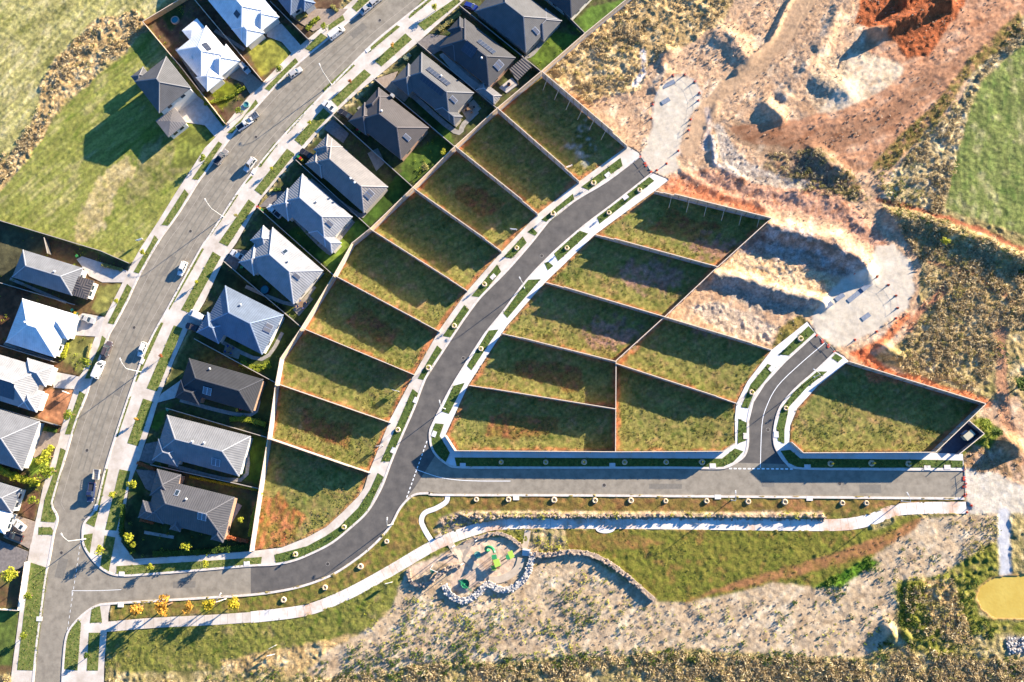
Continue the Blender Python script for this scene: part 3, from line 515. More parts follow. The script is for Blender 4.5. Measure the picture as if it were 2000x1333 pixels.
# footpath joints
b = MB()
def joints(pl, half, step=1.5, z=.0845):
    q = [P(*p) for p in catmull(pl, 6)]; acc = 0
    for i in range(len(q)-1):
        d = q[i+1]-q[i]; acc += d.length
        if acc > step:
            acc = 0; d.normalize(); n = Vector((-d.y, d.x, 0)); a = q[i]-n*half; c = q[i]+n*half; e = d*.03
            b.face([Vector((v.x,v.y,z)) for v in (a-e, a+e, c+e, c-e)])
joints(PATH, 1.38); b.build('path_joints', mat('joint_dark', alb(170,150,132), None, rough=.9), kind='structure')
# painted lines
b = MB()
def dashes(a, c, n, duty, wd, z=.042):
    A, Cc = P(*a), P(*c)
    for i in range(n):
        s = A.lerp(Cc, i/n); e = A.lerp(Cc, (i+duty)/n); d = (e-s).normalized(); m = Vector((-d.y,d.x,0))*wd/2
        b.face([Vector((v.x,v.y,z)) for v in (s-m, e-m, e+m, s+m)])
dashes((834,862),(793,976),14,.55,.22); dashes((1424,915.5),(1552,916.5),14,.6,.3); dashes((158,1056),(131,1237),16,.5,.1)
def line(pl, wd, z=.043, sm=4): strip(b, pl, -wd/2, wd/2, z, z, sm)
line([(812,917),(840,927),(870,935),(920,939.5),(997,940)], .13); line([(1611,670),(1563,711),(1519,754),(1497,795),(1488,832),(1485,914)], .13)
line([(141,1154),(190,1154),(237,1152)], .1); line([(141,1154),(141,1165)], .1, .0445, 0)
b.build('road_markings', white, kind='structure')
b = MB()
strip(b, RL[:22], 2.15, 2.25, .043, .043); strip(b, RR[:16], -2.25, -2.15, .043, .043)
b.build('road_markings', mat('faded_paint', alb(196,184,168), None, rough=.8), kind='structure')
# asphalt wear: tyre bands and patches are real stains on the surface
b = MB()
ctr = [((RL[i][0]+RR[j][0])/2, (RL[i][1]+RR[j][1])/2) for i, j in ((1,2),(2,3),(3,4),(4,5),(5,6),(7,7),(8,8),(10,10),(12,12),(14,13),(16,14),(18,15))]
for o in (-1.7,-.2,1.5): strip(b, ctr, o, o+.35, .0375, .0375)
b.build('road_wear', mat('tyre_wear', alb(130,124,112), alb(150,143,129), .6, .9), kind='structure')
# water
b = MB(); pts = [(1907,1165),(1914,1147),(1936,1130),(1970,1124),(2080,1122),(2080,1212),(1942,1209),(1916,1190)]; sheet(b, catmull(pts+[pts[0]], 3)[:-1], -.12)
b.build('pond_water', mat('muddy_water', alb(204,170,70), alb(222,194,96), .12, .12, .02, 1.5, spec=.5), kind='structure')

# ---------------------------------------------------------------- houses
ORD = ['first','second','third','fourth','fifth','sixth','seventh','eighth','ninth','tenth','eleventh','twelfth','thirteenth','fourteenth','fifteenth','sixteenth','seventeenth','eighteenth','nineteenth','twentieth','twenty-first','twenty-second','twenty-third','twenty-fourth','twenty-fifth','twenty-sixth','twenty-seventh','twenty-eighth','twenty-ninth']
ZO = {'a':(0,0),'b':(350,0),'c':(700,0),'d':(350,250),'e':(0,430),'f':(0,700),'g':(0,1000),'h':(300,500),'i':(200,780)}
def house(zo, ang, rects, roof, label, eave=3.0, tanp=.44, wall=None, solar_p=(), vents=0, hip=True, walls=True, nwin=True, pitchs=None):
    """rects: (u0,u1,v0,v1[,eave]) in 4x-zoom coordinates along the roof axes"""
    ox, oy = ZO[zo]; a = math.radians(ang); cu, su = math.cos(a), math.sin(a)
    def w(u, v, z): return P(ox+(u*cu+v*su)/4, oy+(u*su-v*cu)/4, z)
    R = []; wang = None
    for i, r in enumerate(rects):
        z = r[4] if len(r) > 4 else eave
        c = [w(r[0],r[2],z), w(r[1],r[2],z), w(r[1],r[3],z), w(r[0],r[3],z)]
        if wang is None:
            d = (c[1]-c[0])+(c[2]-c[3]); wang = math.atan2(d.y, d.x)
        L = ((c[1]-c[0]).length+(c[2]-c[3]).length)/2; Wd = ((c[3]-c[0]).length+(c[2]-c[1]).length)/2
        R.append([sum(c, Vector())/4, L, Wd, z-.035*i])
    base = R[0][0].copy(); base.z = 0
    root = empty('house', base, wang, label=label, cat='house')
    rot = Matrix.Rotation(-wang, 3, 'Z')
    for r in R: r[0] = rot @ (r[0]-base)
    rf = MB(); cp = MB(); wl = MB(); gut = MB()
    for i, (c, L, Wd, z) in enumerate(R):
        tp = tanp if not (len(rects[i]) > 5) else rects[i][5]
        l, b_ = L/2-.012*i, Wd/2-.012*i; cx, cy = c.x, c.y; m = min(l, b_); h = m*tp
        A = [Vector((cx-l,cy-b_,z)), Vector((cx+l,cy-b_,z)), Vector((cx+l,cy+b_,z)), Vector((cx-l,cy+b_,z))]
        if l >= b_: r0, r1 = Vector((cx-l+m,cy,z+h)), Vector((cx+l-m,cy,z+h)); F4 = [(A[0],A[1],r1,r0),(A[1],A[2],r1),(A[2],A[3],r0,r1),(A[3],A[0],r0)]; HP = [(A[0],r0),(A[3],r0),(A[1],r1),(A[2],r1),(r0,r1)]
        else: r0, r1 = Vector((cx,cy-b_+m,z+h)), Vector((cx,cy+b_-m,z+h)); F4 = [(A[0],A[1],r0),(A[1],A[2],r1,r0),(A[2],A[3],r1),(A[3],A[0],r0,r1)]; HP = [(A[0],r0),(A[1],r0),(A[2],r1),(A[3],r1),(r0,r1)]
        for f in F4:
            e = (f[1]-f[0]).normalized(); n = (f[1]-f[0]).cross(f[2]-f[0]).normalized(); up = n.cross(e)
            rf.face(f, [((p-f[0]).dot(e), (p-f[0]).dot(up)) for p in f])
        for k in range(4):
            p, q_ = A[k], A[(k+1)%4]; dz = Vector((0,0,.2)); gut.face([p-dz, q_-dz, q_, p])
        gut.face([a_-Vector((0,0,.2)) for a_ in A[::-1]])
        for p, q_ in HP:
            if (p-q_).length > .3 and tp > .2: cp.bar(p+Vector((0,0,.03)), q_+Vector((0,0,.03)), .26, .1)
        if walls:
            wi = .5+.02*i; wl.box((cx, cy, (z-.21)/2), (2*(l-wi), 2*(b_-wi), z-.21))
    rm, rgb = roof
    rf.build('roof', rm, root); 
    gut.build('fascia', mat('fascia_%d_%d_%d' % rgb, alb(*rgb, k=1.6), None, rough=.6), root)
    cp.build('ridge_capping', mat('capping_%d_%d_%d' % rgb, tuple(min(.8, v*1.5) for v in alb(*rgb, k=1.9)), None, rough=.7), root)
    if walls: wl.build('wall', wall or brick, root)
    c, L, Wd, z = R[0]
    if nwin and walls:
        wm = MB(); gm_ = MB()
        wm.box((0,0,0), (1.5,.08,1.2)); gm_.box((0,-.03,0), (1.36,.06,1.06))
        w0 = g0 = None
        spots = []
        for sgn, ax in ((-1,0),(1,0),(-1,1),(1,1)):
            ln = L if ax == 0 else Wd; k = max(2, int(ln/4.2))
            for j in range(k):
                t = (j+.5)/k*(ln-2)-(ln-2)/2
                if ax == 0: spots.append((c.x+t, c.y+sgn*(Wd/2-.5), 0 if sgn < 0 else math.pi))
                else: spots.append((c.x+sgn*(L/2-.5), c.y+t, math.pi/2 if sgn > 0 else -math.pi/2))
        for (x, y, rz) in spots[:12]:
            if w0 is None: wo = w0 = wm.build('window', framem, root); go_ = g0 = gm_.build('pane', glass, wo)
            else:
                wo = w0.copy(); C.objects.link(wo); go_ = g0.copy(); C.objects.link(go_); go_.parent = wo
            wo.location = (x, y, z-1.25); wo.rotation_euler = (0,0,rz)
    def rz_(x, y):
        best = None
        for i, (c, L, Wd, z) in enumerate(R):
            tp = tanp if not (len(rects[i]) > 5) else rects[i][5]
            d = [x-(c.x-L/2), (c.x+L/2)-x, y-(c.y-Wd/2), (c.y+Wd/2)-y]
            if min(d) > 0:
                v = z+min(d)*tp
                if best is None or v > best: best = v
        return best if best is not None else eave
    def onroof(px, py):
        z = eave+1
        for _ in range(6):
            p = rot @ (Vector((*P(px, py, z)[:2], 0))-base); z = rz_(p.x, p.y)
        e = .15; n = Vector((-(rz_(p.x+e,p.y)-rz_(p.x-e,p.y))/(2*e), -(rz_(p.x,p.y+e)-rz_(p.x,p.y-e))/(2*e), 1)).normalized()
        return Vector((p.x, p.y, z)), n
    for sp in solar_p:
        px, py, nu, nv, kind = sp[:5]
        p, n = onroof(px, py)
        xax = Vector((1,0,0)); xax = (xax - n*xax.dot(n)).normalized() if abs(n.x) < abs(n.y)+.02 else (Vector((0,1,0)) - n*n.y).normalized()
        M = Matrix((xax, n.cross(xax), n)).transposed()
        pm = MB(); fm = MB()
        if kind == 'solar':
            cw, ch = 1.0, 1.55
            for i in range(nu):
                for j in range(nv):
                    o = M @ Vector(((i-(nu-1)/2)*cw, (j-(nv-1)/2)*ch, .12)); pm.box(p+o, (cw-.1, ch-.1, .04), M=M)
            fm.box(p+M @ Vector((0,0,.09)), (nu*cw, nv*ch, .05), M=M)
            f_ = fm.build('solar_array', solfr, root); pm.build('solar_panel', solar, f_)
        elif kind == 'heater':
            for i in range(nu): pm.box(p+M @ Vector(((i-(nu-1)/2)*1.15,0,.17)), (1.0,1.9,.06), M=M)
            fm.box(p+M @ Vector((0,0,.12)), (nu*1.15+.06,2.04,.08), M=M)
            f_ = fm.build('solar_collector', silver, root); pm.build('collector_glass', mat('collector_glass', (.10,.10,.11), None, rough=.15, spec=.7), f_)
        elif kind == 'skylight':
            pm.box(p+M @ Vector((0,0,.14)), (.9,1.3,.06), M=M); fm.box(p+M @ Vector((0,0,.08)), (1.15,1.55,.12), M=M)
            f_ = fm.build('skylight', silver, root); pm.build('skylight_glass', glass, f_)
        elif kind == 'unit':
            fm.box(p+Vector((0,0,.3)), (1.0,.8,.8)); f_ = fm.build('cooling_unit', mat('unit_grey', alb(190,185,178), None, rough=.6), root)
        elif kind == 'vent':
            fm.lathe([(.16,0),(.16,.3),(.3,.35),(.3,.55),(.12,.68),(.0,.7)], p, 10); fm.build('roof_vent', mat('vent_metal', (.55,.54,.52), None, rough=.5), root)
    return root
T_DK = (roofm('tile',(104,102,104)), (104,102,104)); T_BK = (roofm('tile',(80,80,84)), (80,80,84)); T_BR = (roofm('tile',(120,112,110)), (120,112,110))
M_GR = (roofm('metal',(168,168,170)), (168,168,170)); M_LG = (roofm('metal',(196,196,198)), (196,196,198)); M_WH = (roofm('metal',(244,244,242)), (244,244,242)); M_BL = (roofm('metal',(146,160,180)), (146,160,180))
M_RB = (roofm('ribbed',(134,124,118)), (134,124,118)); M_DK = (roofm('metal',(112,110,112)), (112,110,112)); T_MG = (roofm('tile',(140,138,138)), (140,138,138)); M_TN = (roofm('metal',(178,170,164)), (178,170,164))
HS = []
house('c',38,[(786,1300,485,835),(1185,1345,640,850,2.7)],T_MG,'large grey tiled house at the top edge beside a green back lawn',wall=render_g,solar_p=[(1047,61,1,1,'heater')])
house('c',38,[(734,1235,94,398),(700,850,240,385),(734,895,88,240)],T_DK,'dark tiled house with solar arrays on both roof sides, beside a ribbed patio roof',wall=brick,solar_p=[(917,97,4,2,'solar'),(950,92,6,1,'solar'),(974,128,2,1,'heater'),(941,115,1,1,'vent')])
house('c',38,[(634,1150,-302,-18),(607,775,-347,-150),(1000,1200,-312,-215)],T_MG,'grey-brown tiled house with a long narrow solar array either side of its ridge',wall=render_g,solar_p=[(843,167,8,1,'solar'),(856,150,8,1,'solar'),(886,195,1,1,'heater'),(862,150,1,1,'vent')])
house('c',38,[(560,1040,-778,-450),(526,700,-797,-600),(540,660,-640,-440)],T_BR,'brown tiled house with one solar heater panel, above a bright green lawn',wall=brick,solar_p=[(795,269,1,1,'heater'),(746,218,1,1,'vent'),(767,188,1,1,'unit')])
house('d',41,[(950,1530,446,722),(905,1060,560,725),(930,1100,432,565)],M_TN,'long tan metal-roofed house whose street end faces a driveway with a parked dark car',wall=render_g,solar_p=[(721,380,2,1,'heater'),(693,358,1,1,'vent'),(685,350,1,1,'vent')])
house('d',41,[(960,1475,50,362),(945,1125,8,200),(1300,1545,42,155)],M_LG,'pale grey metal-roofed house with a white ute in its driveway',wall=render_w,solar_p=[(644,437,1,1,'heater'),(619,395,1,1,'vent')])
house('d',41,[(1060,1580,-452,-105),(1040,1200,-490,-300),(995,1150,-300,-142)],M_LG,'light metal-roofed house with a white sedan in front and a spa beside it',wall=render_w,solar_p=[(580,540,1,1,'heater'),(557,492,1,1,'skylight'),(564,511,1,1,'vent')])
house('h',27,[(600,1110,-302,48),(572,768,-382,-200)],M_BL,'blue-grey metal-roofed house beside a parked white van',wall=render_w,solar_p=[(524,641,2,1,'heater'),(471,596,1,1,'vent')])
house('h',16,[(482,1085,-963,-692),(468,665,-1020,-870)],T_BK,'nearly black tiled house with a skylit dark roof, its wedge drive meeting the verge path',eave=3.4,wall=brick,solar_p=[(405,764,2,1,'heater'),(411,721,1,1,'vent')])
house('i',14.5,[(515,1190,-316,8),(498,705,-365,-190)],M_GR,'grey metal-roofed house with a white-framed panel near its rear hip',wall=render_w,solar_p=[(422,903,2,1,'heater'),(377,863,1,1,'vent'),(400,865,1,1,'vent')])
house('i',14,[(560,1185,-826,-495),(543,735,-640,-425),(495,700,-832,-690),(755,842,-862,-700),(1085,1187,-862,-690)],M_DK,'dark multi-hipped house on the corner block behind the hedge',eave=3.6,wall=brick,solar_p=[(395,1009,2,1,'heater'),(346,963,1,1,'skylight'),(365,975,1,1,'vent')])
house('a',52,[(1150,1462,435,752,5.6),(1100,1200,436,560,3.0)],(T_MG[0],T_MG[1]),'two-storey house with grey hipped roof and white walls at the edge of the paddock',wall=render_w,eave=5.6)
house('a',52,[(1492,1655,375,556,2.9,.12)],M_TN,'low white-walled garage building below the two-storey house',wall=render_w,eave=2.9)
house('b',50,[(290,600,-275,32),(550,690,-292,-130),(500,668,-150,60),(195,305,-140,15,2.5,.15)],M_WH,'white metal-roofed house beside a curved garden with a round pool',wall=render_w,solar_p=[(404,92,3,1,'solar'),(374,116,1,1,'vent')])
house('b',50,[(-140,560,170,512),(440,622,166,345),(440,602,330,512)],M_WH,'white metal-roofed house with a dark skylight, between a yellow fence and a grey driveway',wall=render_w,solar_p=[(463,28,2,1,'solar')])
house('b',50,[(250,655,590,800),(540,700,690,800)],M_BL,'blue-grey roofed house with a planted front garden at the top edge',wall=render_w)
house('c',38,[(950,1412,916,1200)],T_DK,'dark tiled house cut by the top edge beside the long timber boundary',wall=render_w)
house('e',17,[(230,722,-400,-170)],M_GR,'grey metal-roofed house with an orange-brick porch joined to a ribbed flat garage',wall=render_w,solar_p=[(108,531,1,1,'vent')])
house('e',17,[(690,836,-396,-240,3.1,.06)],M_RB,'ribbed brown flat-topped garage with tall white street wall',wall=render_w,eave=3.1)
house('e',17,[(335,738,-902,-535),(600,790,-740,-535)],M_WH,'square white pyramid-roofed house with a silver car in its drive',wall=render_w,solar_p=[(50,630,1,1,'vent')])
house('f',17,[(-400,350,-318,25),(200,412,-110,65),(250,402,-322,-150)],(roofm('metal',(214,212,210)),(214,212,210)),'pale grey house with a dark solar array, beside a bare red-soil front yard',wall=render_w,solar_p=[(12,761,5,3,'solar')])
house('f',17,[(-300,432,-786,-385)],M_GR,'long grey-roofed house behind the clipped green hedge, at the left edge',wall=render_w)
house('f',17,[(0,450,-1132,-930)],M_GR,'small grey-roofed house below the hedge at the left edge',wall=render_w)
house('f',17,[(0,440,-1302,-1134)],M_WH,'white roof at the left edge beside the driveway with two parked cars',wall=render_w)
# garden structures
def patio_cover(pts, z, label, mt, rgb):
    c = [P(x, y, z) for x, y in pts]; cen = sum(c, Vector())/4; base = Vector((cen.x, cen.y, 0))
    r = empty('patio_cover', base, 0, label=label, cat='patio cover')
    b = MB(); d = Vector((0,0,.12)); c = [p-base for p in c]; e = (c[1]-c[0]).normalized(); n = Vector((-e.y, e.x, 0))
    b.face(c, [((p-c[0]).dot(e), (p-c[0]).dot(n)) for p in c]); b.face([p-d for p in c[::-1]])
    for i in range(4): b.face([c[i]-d, c[(i+1)%4]-d, c[(i+1)%4], c[i]])
    b.build('roof', mt, r)
    for p in c:
        q_ = p*.93; b = MB(); b.box((q_.x, q_.y, (z-.12)/2), (.12,.12,z-.12)); b.build('post', postm, r)
patio_cover([(1010,159),(1039,130),(1023,111),(995,135)], 2.6, 'ribbed grey patio roof on posts in the corner yard beside the vacant lots', M_RB[0], 0)
patio_cover([(538,78),(551,90),(566,74),(553,62)], 2.3, 'small pale slatted carport roof beside the planted garden', M_LG[0], 0) if False else None
def shed(zo, ang, rect, label, roof, eave=2.0):
    o = house(zo, ang, [rect], roof, label, eave=eave, tanp=.25, wall=mat('shed_steel', alb(190,180,165), None, rough=.6), nwin=False)
    o.name = 'garden_shed'; o['category'] = 'shed'
shed('c',38,(1160,1340,12,100,2.1),'cream steel garden shed against the fence beside the fire pit pad',M_TN)
shed('c',40,(620,690,-1010,-960,1.9),'small grey garden shed in a paved yard, brightly coloured toys beside it',M_GR)
def spa(px, py, r, label, cat, name, c1):
    o = empty(name, P(px, py, .12), 0, label=label, cat=cat)
    b = MB(); b.lathe([(r,0),(r,.55),(r-.18,.58),(r-.2,.2)], n=20); b.build('rim', c1, o)
    b = MB(); b.lathe([(r-.19,.42),(0.01,.425)], n=20); b.build('water', mat('pool_water', (.03,.16,.18), None, rough=.08), o)
spa(518,567,1.3,'round dark spa tub in the narrow side yard of the light-roofed house','spa','spa_tub',mat('spa_shell',(.03,.03,.035),None,rough=.3))
spa(343,41,1.2,'round pale garden bed ring in the top left back yard','planter','garden_ring',mat('ring_stone',alb(215,185,160),None,rough=.8))
spa(482,206,.9,'small green-edged pond in the front garden above the parked ute','pond','garden_pond',mat('pond_edge',alb(120,160,150),None,rough=.6))
spa(994,166,.45,'small rusty fire pit on a square concrete pad','fire pit','fire_pit',mat('rust',alb(150,90,60),None,rough=.8))
# paving round the houses and back-yard clutter
YP = [([(803,184),(888,257),(906,243),(932,218)],.7),([(574,426),(640,492),(652,480),(690,432)],.6),([(606,352),(700,420),(712,408)],.6),([(862,108),(905,140),(955,178)],.7),([(1025,112),(1040,106),(1062,78)],.6),([(480,560),(575,596),(615,560)],.5),([(433,668),(512,702),(552,650)],.5),
      ([(352,782),(488,812),(505,760)],.5),([(330,908),(470,938),(482,870)],.5),([(282,1040),(340,1050)],.4),([(436,1040),(468,985)],.8),([(700,210),(760,270),(795,300)],.5),([(345,95),(398,180)],.5),([(420,60),(478,98)],.5),([(20,545),(130,592)],.4),([(8,672),(104,704)],.4)]
b = MB()
for i, (pl, w_) in enumerate(YP): strip(b, pl, -w_, w_, -.1, .10+.0015*i)
b.build('paving', mat('yard_paving', alb(150,144,136), alb(184,176,166), 1.2, .85), kind='structure')
b = MB()
for p in [[(900,215),(925,195),(940,212),(915,238)],[(572,605),(600,575),(612,585),(584,618)],[(440,676),(470,688),(466,702),(436,692)],[(718,300),(738,290),(752,318),(735,335)],[(800,252),(822,238),(830,250),(810,264)]]: sheet(b, p, .138, .2)
b.build('patio', mat('patio_paver', alb(158,146,130), alb(180,168,152), 1.2, .85), kind='structure')
cushion = mat('cushion_blue', alb(60,90,160), None, rough=.8); wood = mat('outdoor_wood', alb(130,100,74), alb(160,128,98), 4, .8)
for (x, y, l) in [(918,214,'behind the house with long narrow solar arrays'),(590,596,'on the paved corner behind the light-roofed house'),(805,254,'on the patio of the brown tiled house'),(449,684,'on the patio beside the blue-grey roof')]:
    o = empty('outdoor_table', P(x, y, .14), random.uniform(0,3), label='wooden outdoor table with four chairs '+l, cat='outdoor table')
    m = MB(); m.box((0,0,.72), (1.6,.9,.06)); m.build('table_top', wood, o)
    for sx in (-.65,.65):
        for sy in (-.35,.35): m = MB(); m.box((sx,sy,.35), (.08,.08,.69)); m.build('leg', wood, o)
    for k in range(4):
        c = empty('outdoor_chair', P(x, y, .14)+Vector((math.cos(k*1.57+.4)*1.25, math.sin(k*1.57+.4)*1.15, 0)), k*1.57+.4, label='%s outdoor chair at the table %s' % (ORD[k], l), cat='chair', group='outdoor chairs')
        m = MB(); m.box((0,0,.43), (.5,.5,.08)); m.build('seat', cushion if x < 600 else rubber, c); m = MB(); m.box((.24,0,.7), (.06,.5,.5)); m.build('backrest', wood, c)
        m = MB(); [m.box((a_*.2,b__*.2,.2), (.05,.05,.4)) for a_ in (-1,1) for b__ in (-1,1)]; m.build('legs', wood, c)
# ---------------------------------------------------------------- fences
POST0 = {}
def fence(pts, h, label, name='fence', mt=None, plinth=0, zimg=None, cat='fence', step=None, posts=True, capc=None, braces=0, th=.06, side=1):
    zi = h*.5 if zimg is None else zimg
    q = [P(x, y, zi) for x, y in pts]; q = [Vector((p.x, p.y, 0)) for p in q]
    base = q[0].copy(); r = empty(name, base, 0, label=label, cat=cat); q = [p-base for p in q]
    pn = MB(); pl = MB(); cp = MB(); segs = []
    for i in range(len(q)-1):
        a, b_ = q[i], q[i+1]; d = (b_-a); L = d.length; d.normalize()
        last = i == len(q)-2
        cuts = [(0, L, h)]
        if step and last and L > 8: cuts = [(0, L-5.2, h), (L-5.2, L-2.4, h*.72), (L-2.4, L, h*.6)]
        for (s, e, hh) in cuts:
            segs.append((a+d*s, a+d*e, hh))
    for a, b_, hh in segs:
        up = Vector((0,0,1)); lo = plinth*(hh/h)
        pn.bar(a+up*(lo+hh)/2, b_+up*(lo+hh)/2, th, hh-lo)
        cp.bar(a+up*(hh+.03), b_+up*(hh+.03), .17, .06)
        if plinth: pl.bar(a+up*lo/2, b_+up*lo/2, .2, lo)
    pn.build('palings', mt or timber, r); cp.build('top_rail', capc or capm, r)
    if plinth: pl.build('retaining_wall', sleeper, r)
    if posts:
        acc = 0; p0 = None
        for a, b_, hh in segs:
            d = b_-a; L = d.length
            if L < .3: continue
            d.normalize(); n = max(1, int(round(L/2.6)))
            nn = Vector((d.y, -d.x, 0))*.13*side
            for k in range(n):
                c = a+d*(L*(k+.5)/n)+nn
                key = round(hh, 2)
                if key not in POST0:
                    m = MB(); m.box((0,0,hh/2+.04), (.14,.14,hh+.08)); o = m.build('post', postm, r); POST0[key] = o
                else: o = POST0[key].copy(); C.objects.link(o); o.parent = r
                o.location = c
    for k in range(braces):
        a, b_, hh = segs[0]; t = (k+.6)/braces; c = a.lerp(b_, t); d = (b_-a).normalized(); n = Vector((d.y, -d.x, 0))
        m = MB(); m.bar(c+Vector((0,0,hh+.5))+n*.1, c+n*2.6+Vector((0,0,.05)), .1); m.build('brace', capm, r)
    return r
LABL = ['topmost','second','third','fourth','fifth','sixth','seventh','eighth','lowest']
LFH = [3.7,3.6,3.7,3.6,3.0,3.4,2.9,2.9,3.3]
for i, (a, b_) in enumerate(LF):
    fence([a, b_], LFH[i], '%s side fence between the vacant lots left of the new curved road%s' % (LABL[i], ', with leaning braces' if i == 0 else ''), 'lot_fence', plinth=LFH[i]-1.7, step=True, braces=6 if i == 0 else 0)['group'] = 'side fences of the left vacant lots'
fence([(1236,-6),(1144,69),(1057,145),(972,216),(890,290),(808,370),(725,450),(690,478),(655,540),(592,642),(551,702),(542,751),(527,856),(511,950),(492,1077)], 2.6, 'long curving timber fence on a concrete plinth between vacant lots and the house row', 'boundary_fence', plinth=.8)
RFS = [((1278,374),(1504,430)),((1162,459),(1400,524)),((1065,552),(1297,621)),((981,652),(1203,708)),((916,753),(1203,800))]
for i, (a, b_) in enumerate(RFS):
    fence([b_, a], [3.4,2.9,2.8,3.1,3.0][i], '%s side fence between the vacant lots right of the new curved road%s' % (['topmost','second','third','fourth','lowest'][i], ', with leaning braces' if i == 0 else ''), 'lot_fence', plinth=1.2, step=True, side=-1, braces=0)['group'] = 'side fences of the right vacant lots'
fb = C.objects
for k in range(6):
    t = (k+1)/6.6; x, y = 1278+226*t, 374+56*t
    m = MB(); a = P(x, y, 3.0); a.z = 3.1; c = P(x-6, y+24, 0); m.bar(a, c, .1)
    o = m.build('fence_brace', capm, None, label='%s pale prop from the left leaning on the fence below the first cul-de-sac' % ORD[k], cat='prop', group='props leaning on the orange-soil fence')
fence([(1504,430),(1400,524),(1297,621),(1203,706),(1202,882)], 2.5, 'stepped timber fence behind the right-hand vacant lots, running down to the lower road', 'boundary_fence', plinth=.7, side=-1)
fence([(1297,621),(1507,684)], 2.7, 'upper fence of the lots left of the short side road', 'lot_fence', plinth=1.0, step=True)
fence([(1204,712),(1438,788)], 2.7, 'lower fence of the lots left of the short side road', 'lot_fence', plinth=1.0, step=True)
fence([(870,850),(890,881),(1202,883),(1412,882),(1434,867)], 2.9, 'long straight fence on a retaining wall above the lower road footpath', 'boundary_fence', plinth=1.2)
fence([(1543,864),(1566,885),(1822,884),(1920,790),(1655,708)], 3.1, 'fence enclosing the large lot at the right beside the substation', 'boundary_fence', plinth=1.1, side=-1)
fence([(1889,823),(1918,848),(1869,888)], 2.3, 'grey metal screen round the small electrical compound', 'compound_fence', mt=sleeper)
DK = [([(897,13),(1057,143)],'from the blue car to the ribbed patio roof'),([(815,85),(972,215)],'from the verge to the cream shed'),([(731,156),(890,290)],'between the long solar array house and the brown tiled house'),([(651,227),(808,368)],'beside the green lawn of the brown tiled house'),
      ([(580,315),(725,448)],'along the long tan metal roof'),([(505,407),(654,540)],'between the white ute driveway and the white sedan driveway'),([(438,511),(591,641)],'along the narrow yard with the spa'),([(382,663),(543,750)],'below the blue-grey roof'),
      ([(327,798),(527,856)],'below the nearly black roof'),([(297,908),(510,955)],'above the corner block house'),([(1069,-6),(1144,70)],'reaching the top edge behind the green lawn'),([(530,6),(604,80)],'between the pale driveway and the planted garden'),
      ([(-6,430),(200,492),(255,516)],'along the lower side of the grass paddock'),([(-6,551),(150,597)],'above the white pyramid roof'),([(-6,673),(110,708)],'below the white pyramid roof'),([(-6,796),(117,832)],'below the red-soil yard'),([(90,466),(97,497)],'short and pale, in the yard above the grey metal roof')]
for p, l in DK: fence(p, 1.8, 'dark metal yard fence '+l, 'yard_fence', mt=dkfence, capc=mat('fence_top_grey', alb(196,184,170), None, rough=.6), posts=False, th=.05)['group'] = 'metal yard fences'
fence([(372,-8),(282,46),(333,107),(353,130),(442,244)], 1.9, 'new yellow timber fence round the back yards at the top left', 'timber_fence', mt=timber_y)
fence([(382,2),(515,161)], 1.8, 'yellow timber fence between the two white-roofed houses', 'timber_fence', mt=timber_y)
fence([(52,1098),(38,1192),(-6,1190)], 1.4, 'white picket fence round the dark garden at the left edge', 'picket_fence', mt=mat('picket_white', (.75,.74,.72), None, rough=.6))
fence([(237,1060),(262,1094),(310,1090)], .25, 'low edging wall along the corner block lawn', 'garden_edge', mt=sleeper, posts=False, th=.2)
# ---------------------------------------------------------------- trees and shrubs
def leaves(n, rx, ry, rz, size, cz, seed, hollow=.35, lump=6):
    rs = random.Random(seed); mb = MB(); cl = []
    for _ in range(lump):
        t = rs.uniform(0, 6.28); r = rs.uniform(.25,.62); cl.append(Vector((math.cos(t)*r, math.sin(t)*r, rs.uniform(-.4,.55))))
    cl.append(Vector((0,0,.2)))
    for i in range(n):
        c = rs.choice(cl); d = Vector((rs.gauss(0,1), rs.gauss(0,1), rs.gauss(0,1))).normalized()*rs.uniform(.25,.48)
        p = c+d; p = Vector((p.x*rx, p.y*ry, cz+p.z*rz))
        nrm = (d+Vector((rs.uniform(-.6,.6), rs.uniform(-.6,.6), rs.uniform(-.2,.8)))).normalized()
        a = nrm.orthogonal().normalized(); a = Matrix.Rotation(rs.uniform(0,6.28), 3, nrm) @ a; b_ = nrm.cross(a); s_ = size*rs.uniform(.6,1.3)
        mb.face([p-a*s_, p-b_*s_*.6, p+a*s_, p+b_*s_*.6])
    return mb
LG = {'green':leafmat('leaf_green', alb(96,120,26), alb(186,190,64)), 'lime':leafmat('leaf_lime', alb(150,160,30), alb(222,214,76)), 'orange':leafmat('leaf_orange', alb(196,132,36), alb(240,190,84)), 'dark':leafmat('leaf_dark', alb(52,82,24), alb(120,140,50)),
      'gold':leafmat('leaf_gold', alb(180,160,26), alb(232,206,66)), 'red':leafmat('leaf_red', alb(180,90,50), alb(214,140,90)), 'straw':leafmat('leaf_straw', alb(190,160,108), alb(244,224,178)), 'olive':leafmat('leaf_olive', alb(132,130,62), alb(208,192,118)), 'grey':leafmat('leaf_greygreen', alb(120,130,100), alb(180,186,150))}
PROTO = {}
